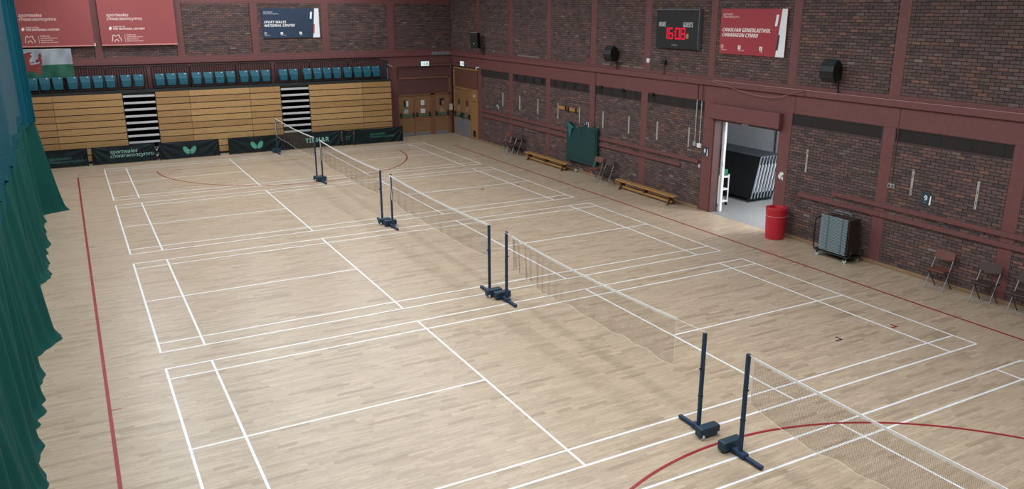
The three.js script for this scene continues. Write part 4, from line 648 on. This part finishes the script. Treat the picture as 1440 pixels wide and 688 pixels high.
foldingChair('folding chair of three that stands beside the low bench', -18.58, chairDark, 0.05);
function bench(label, z0, z1) {
  const L = z1 - z0, t = thing('gym_bench', label, 'bench', [8.84, 0, (z0 + z1) / 2], WR); const h = L / 2;
  obj('seat_board', metricUV(bx(-h, h, 0.27, 0.315, -0.12, 0.13, 0.012)), benchWood, t);
  for (const x of [-h + 0.25, h - 0.3]) { const s = new THREE.Shape(); s.moveTo(-0.17, 0); s.lineTo(-0.1, 0); s.lineTo(-0.06, 0.04); s.lineTo(0.06, 0.04); s.lineTo(0.1, 0); s.lineTo(0.17, 0); s.lineTo(0.09, 0.16); s.lineTo(0.1, 0.27); s.lineTo(-0.1, 0.27); s.lineTo(-0.09, 0.16); s.closePath(); const g = new THREE.ExtrudeGeometry(s, { depth: 0.06, bevelEnabled: false }); g.rotateY(Math.PI / 2); g.translate(x, 0, 0); obj('leg', metricUV(g), benchDark, t); }
  obj('support', metricUV(bx(-0.04, 0.04, 0.13, 0.27, -0.08, 0.09, 0.006)), benchDark, t);
  obj('balance_beam', metricUV(bx(-h + 0.2, h - 0.2, 0.06, 0.13, -0.04, 0.045, 0.01)), benchWood, t);
  obj('hook', [bx(-h - 0.02, -h + 0.05, 0.3, 0.325, -0.06, 0.06, 0.004), bx(h - 0.05, h + 0.02, 0.3, 0.325, -0.06, 0.06, 0.004)], steel, t);
}
bench('low wooden gym bench between the three chairs and the green mat', -17.72, -14.55);
bench('low wooden gym bench between the two chairs and the store opening', -11.32, -8.2);
{ // hung green mat
  const t = thing('green_mat', 'dark green vinyl mat hung on the brick wall, one corner folded', 'mat', [RX - 0.065, 0, -14.0], WR);
  const s = new THREE.Shape(), P = [[-1.04, 0.42], [-0.98, 0.4], [0, 0.41], [0.98, 0.43], [1.0, 0.46], [1.01, 1.78], [0.98, 1.82], [0.62, 1.81], [0.42, 1.76], [0.12, 1.82], [-0.2, 1.72], [-0.5, 1.66], [-0.68, 1.72], [-0.86, 1.86], [-0.9, 1.84], [-1.0, 1.1]]; P.forEach((q, i) => s[i ? 'lineTo' : 'moveTo'](...q)); s.closePath();
  const g = new THREE.ExtrudeGeometry(s, { depth: 0.07, bevelEnabled: true, bevelSize: 0.012, bevelThickness: 0.012, bevelSegments: 2, curveSegments: 4 }); obj('pad', g, matGreen, t);
  const sh = new THREE.PlaneGeometry(1.9, 1.3, 50, 34), p = sh.attributes.position; for (let i = 0; i < p.count; i++) { const x = p.getX(i), y = p.getY(i); p.setZ(i, 0.012 * Math.sin(x * 6 + y * 2.5) + 0.01 * Math.sin(x * 13 - y * 1.5) + 0.008 * (nA(x * 3 + 9, y * 3 + 9) - 0.5)); } sh.computeVertexNormals(); sh.translate(0.0, 1.07, 0.102); obj('cover', sh, matGreen, t);
  const f = new THREE.Shape(); f.moveTo(-0.88, 1.84); f.lineTo(-0.46, 1.7); f.lineTo(-0.62, 1.62); f.lineTo(-0.74, 1.2); f.closePath(); obj('folded_corner', new THREE.ExtrudeGeometry(f, { depth: 0.015, bevelEnabled: true, bevelSize: 0.008, bevelThickness: 0.006, bevelSegments: 1 }).translate(0, 0, 0.115), M(0x1d6a70, 0.3), t);
  for (const x of [-0.9, 0.1, 0.95]) obj('hook', rod([x, 1.84, 0.02], [x, 1.9, -0.02], 0.012), steel, t);
}
tag(obj('small_ball', new THREE.SphereGeometry(0.06, 20, 14).translate(9.05, 0.36, -14.62)
  .translate(0.05, -0.3, 0.25), M(0x9da1a2, 0.5)), 'small grey ball on the floor below the green mat', 'ball');
{ // red bin
  const t = thing('litter_bin', 'red plastic barrel bin beside the store opening', 'bin', [8.80, 0, -4.03]);
  const pr = [[0.0, 0.0], [0.225, 0.0], [0.24, 0.012], [0.262, 0.3], [0.272, 0.62], [0.268, 0.63], [0.272, 0.64], [0.282, 0.8], [0.292, 0.815], [0.292, 0.845], [0.28, 0.86], [0.2, 0.875], [0.17, 0.85], [0.15, 0.6], [0.0, 0.55]].map(([r, y]) => new THREE.Vector2(r, y));
  obj('body', new THREE.LatheGeometry(pr, 48), M(0xb41f2e, 0.4), t); obj('band', new THREE.TorusGeometry(0.275, 0.008, 8, 48).rotateX(Math.PI / 2).translate(0, 0.635, 0), M(0xc8857a, 0.5), t); obj('liner', cyl(0.17, 0.16, 0.02, 32).translate(0, 0.78, 0), M(0x5a3b34, 0.7), t);
}
{ // trolley with a stack of folded chairs
  const cx = 8.82, cz = -1.96, t = thing('chair_trolley', 'black tubular trolley with casters under the stacked chairs', 'trolley', [cx, 0, cz], WR);
  obj('deck', [rod([-0.52, 0.15, 0.26], [0.52, 0.15, 0.26], 0.018), rod([-0.52, 0.15, -0.24], [0.52, 0.15, -0.24], 0.018), rod([-0.52, 0.15, -0.24], [-0.52, 0.15, 0.26], 0.018), rod([0.52, 0.15, -0.24], [0.52, 0.15, 0.26], 0.018), bx(-0.5, 0.5, 0.138, 0.15, -0.22, 0.24)], black, t);
  for (const s of [-1]) obj('handle', tube([[s * 0.52, 0.16, 0.24], [s * 0.56, 0.22, 0.24], [s * 0.57, 0.5, 0.24], [s * 0.57, 0.86, 0.24], [s * 0.56, 0.93, 0.2], [s * 0.56, 0.95, 0.1], [s * 0.56, 0.95, -0.1], [s * 0.56, 0.93, -0.2], [s * 0.57, 0.86, -0.22], [s * 0.57, 0.5, -0.22], [s * 0.52, 0.16, -0.22]], 0.016, 6, 60), black, t);
  obj('end_stop', tube([[0.52, 0.16, 0.24], [0.555, 0.2, 0.24], [0.56, 0.3, 0.22], [0.56, 0.34, 0.12], [0.56, 0.34, -0.12], [0.56, 0.3, -0.2], [0.555, 0.2, -0.22], [0.52, 0.16, -0.22]], 0.016, 6, 40), black, t);
  for (const x of [-0.42, 0.42]) for (const z of [-0.2, 0.24]) { const c = obj('caster', [bx(x - 0.02, x + 0.02, 0.07, 0.14, z - 0.03, z + 0.03, 0.005)], black, t); obj('wheel', cyl(0.05, 0.05, 0.028, 18).rotateX(Math.PI / 2).translate(x, 0.051, z), M(0x9fb3b8, 0.45), c); }
  let proto = null; const n = 27, dy = 0.0335;
  for (let i = 0; i < n; i++) {
    const y = 0.169 + i * dy, dx = 0.004 * Math.sin(i * 2.3), p = [cx + dx, y, cz + 0.004 * Math.cos(i * 1.7)];
    if (proto) { copyOf(proto, p, WR, i === n - 1 ? 'brown folding chair lying flat on top of the trolley stack' : undefined); continue; }
    const c = proto = thing('stacked_chair', 'brown folding chair lying flat in the trolley stack', 'chair', p, WR, 'folded chairs stacked on the trolley');
    obj('frame', [bx(-0.42, 0.38, 0.006, 0.026, 0.2, 0.226, 0.006), bx(-0.42, -0.395, 0.006, 0.026, -0.2, 0.22, 0.006), rod([-0.4, 0.016, -0.19], [0.4, 0.016, -0.19], 0.012)], M(0x86999f, 0.4, { metalness: 0.3 }), c);
    obj('seat', bx(-0.1, 0.42, 0.002, 0.03, -0.18, 0.19, 0.008), M(0x33241f, 0.7), c); obj('backrest', bx(-0.38, -0.16, 0.002, 0.028, -0.17, 0.18, 0.008), chairDark, c);
    obj('brace', bx(-0.2, -0.16, 0.002, 0.031, 0.224, 0.229), M(0x55656d, 0.5), c); obj('brace', bx(0.22, 0.26, 0.002, 0.031, 0.224, 0.229), M(0x55656d, 0.5), c);
  }
  const up = thing('upright_folded_chair', 'grey metal folded chair standing behind the stack on the trolley', 'chair', [cx + 0.26, 0.169, cz - 0.18], WR); obj('frame', [bx(-0.25, 0.25, 0, 0.94, -0.02, 0.0, 0.006)], M(0x7f949c, 0.4, { metalness: 0.4 }), up); obj('back', bx(-0.22, 0.22, 0.78, 0.92, 0, 0.02, 0.008), chairDark, up);
}

// ------------------------------------------------------------------ shadows, render
scene.traverse((o) => { if (o.isMesh) { o.castShadow = true; o.receiveShadow = true; } });
renderer.render(scene, camera);
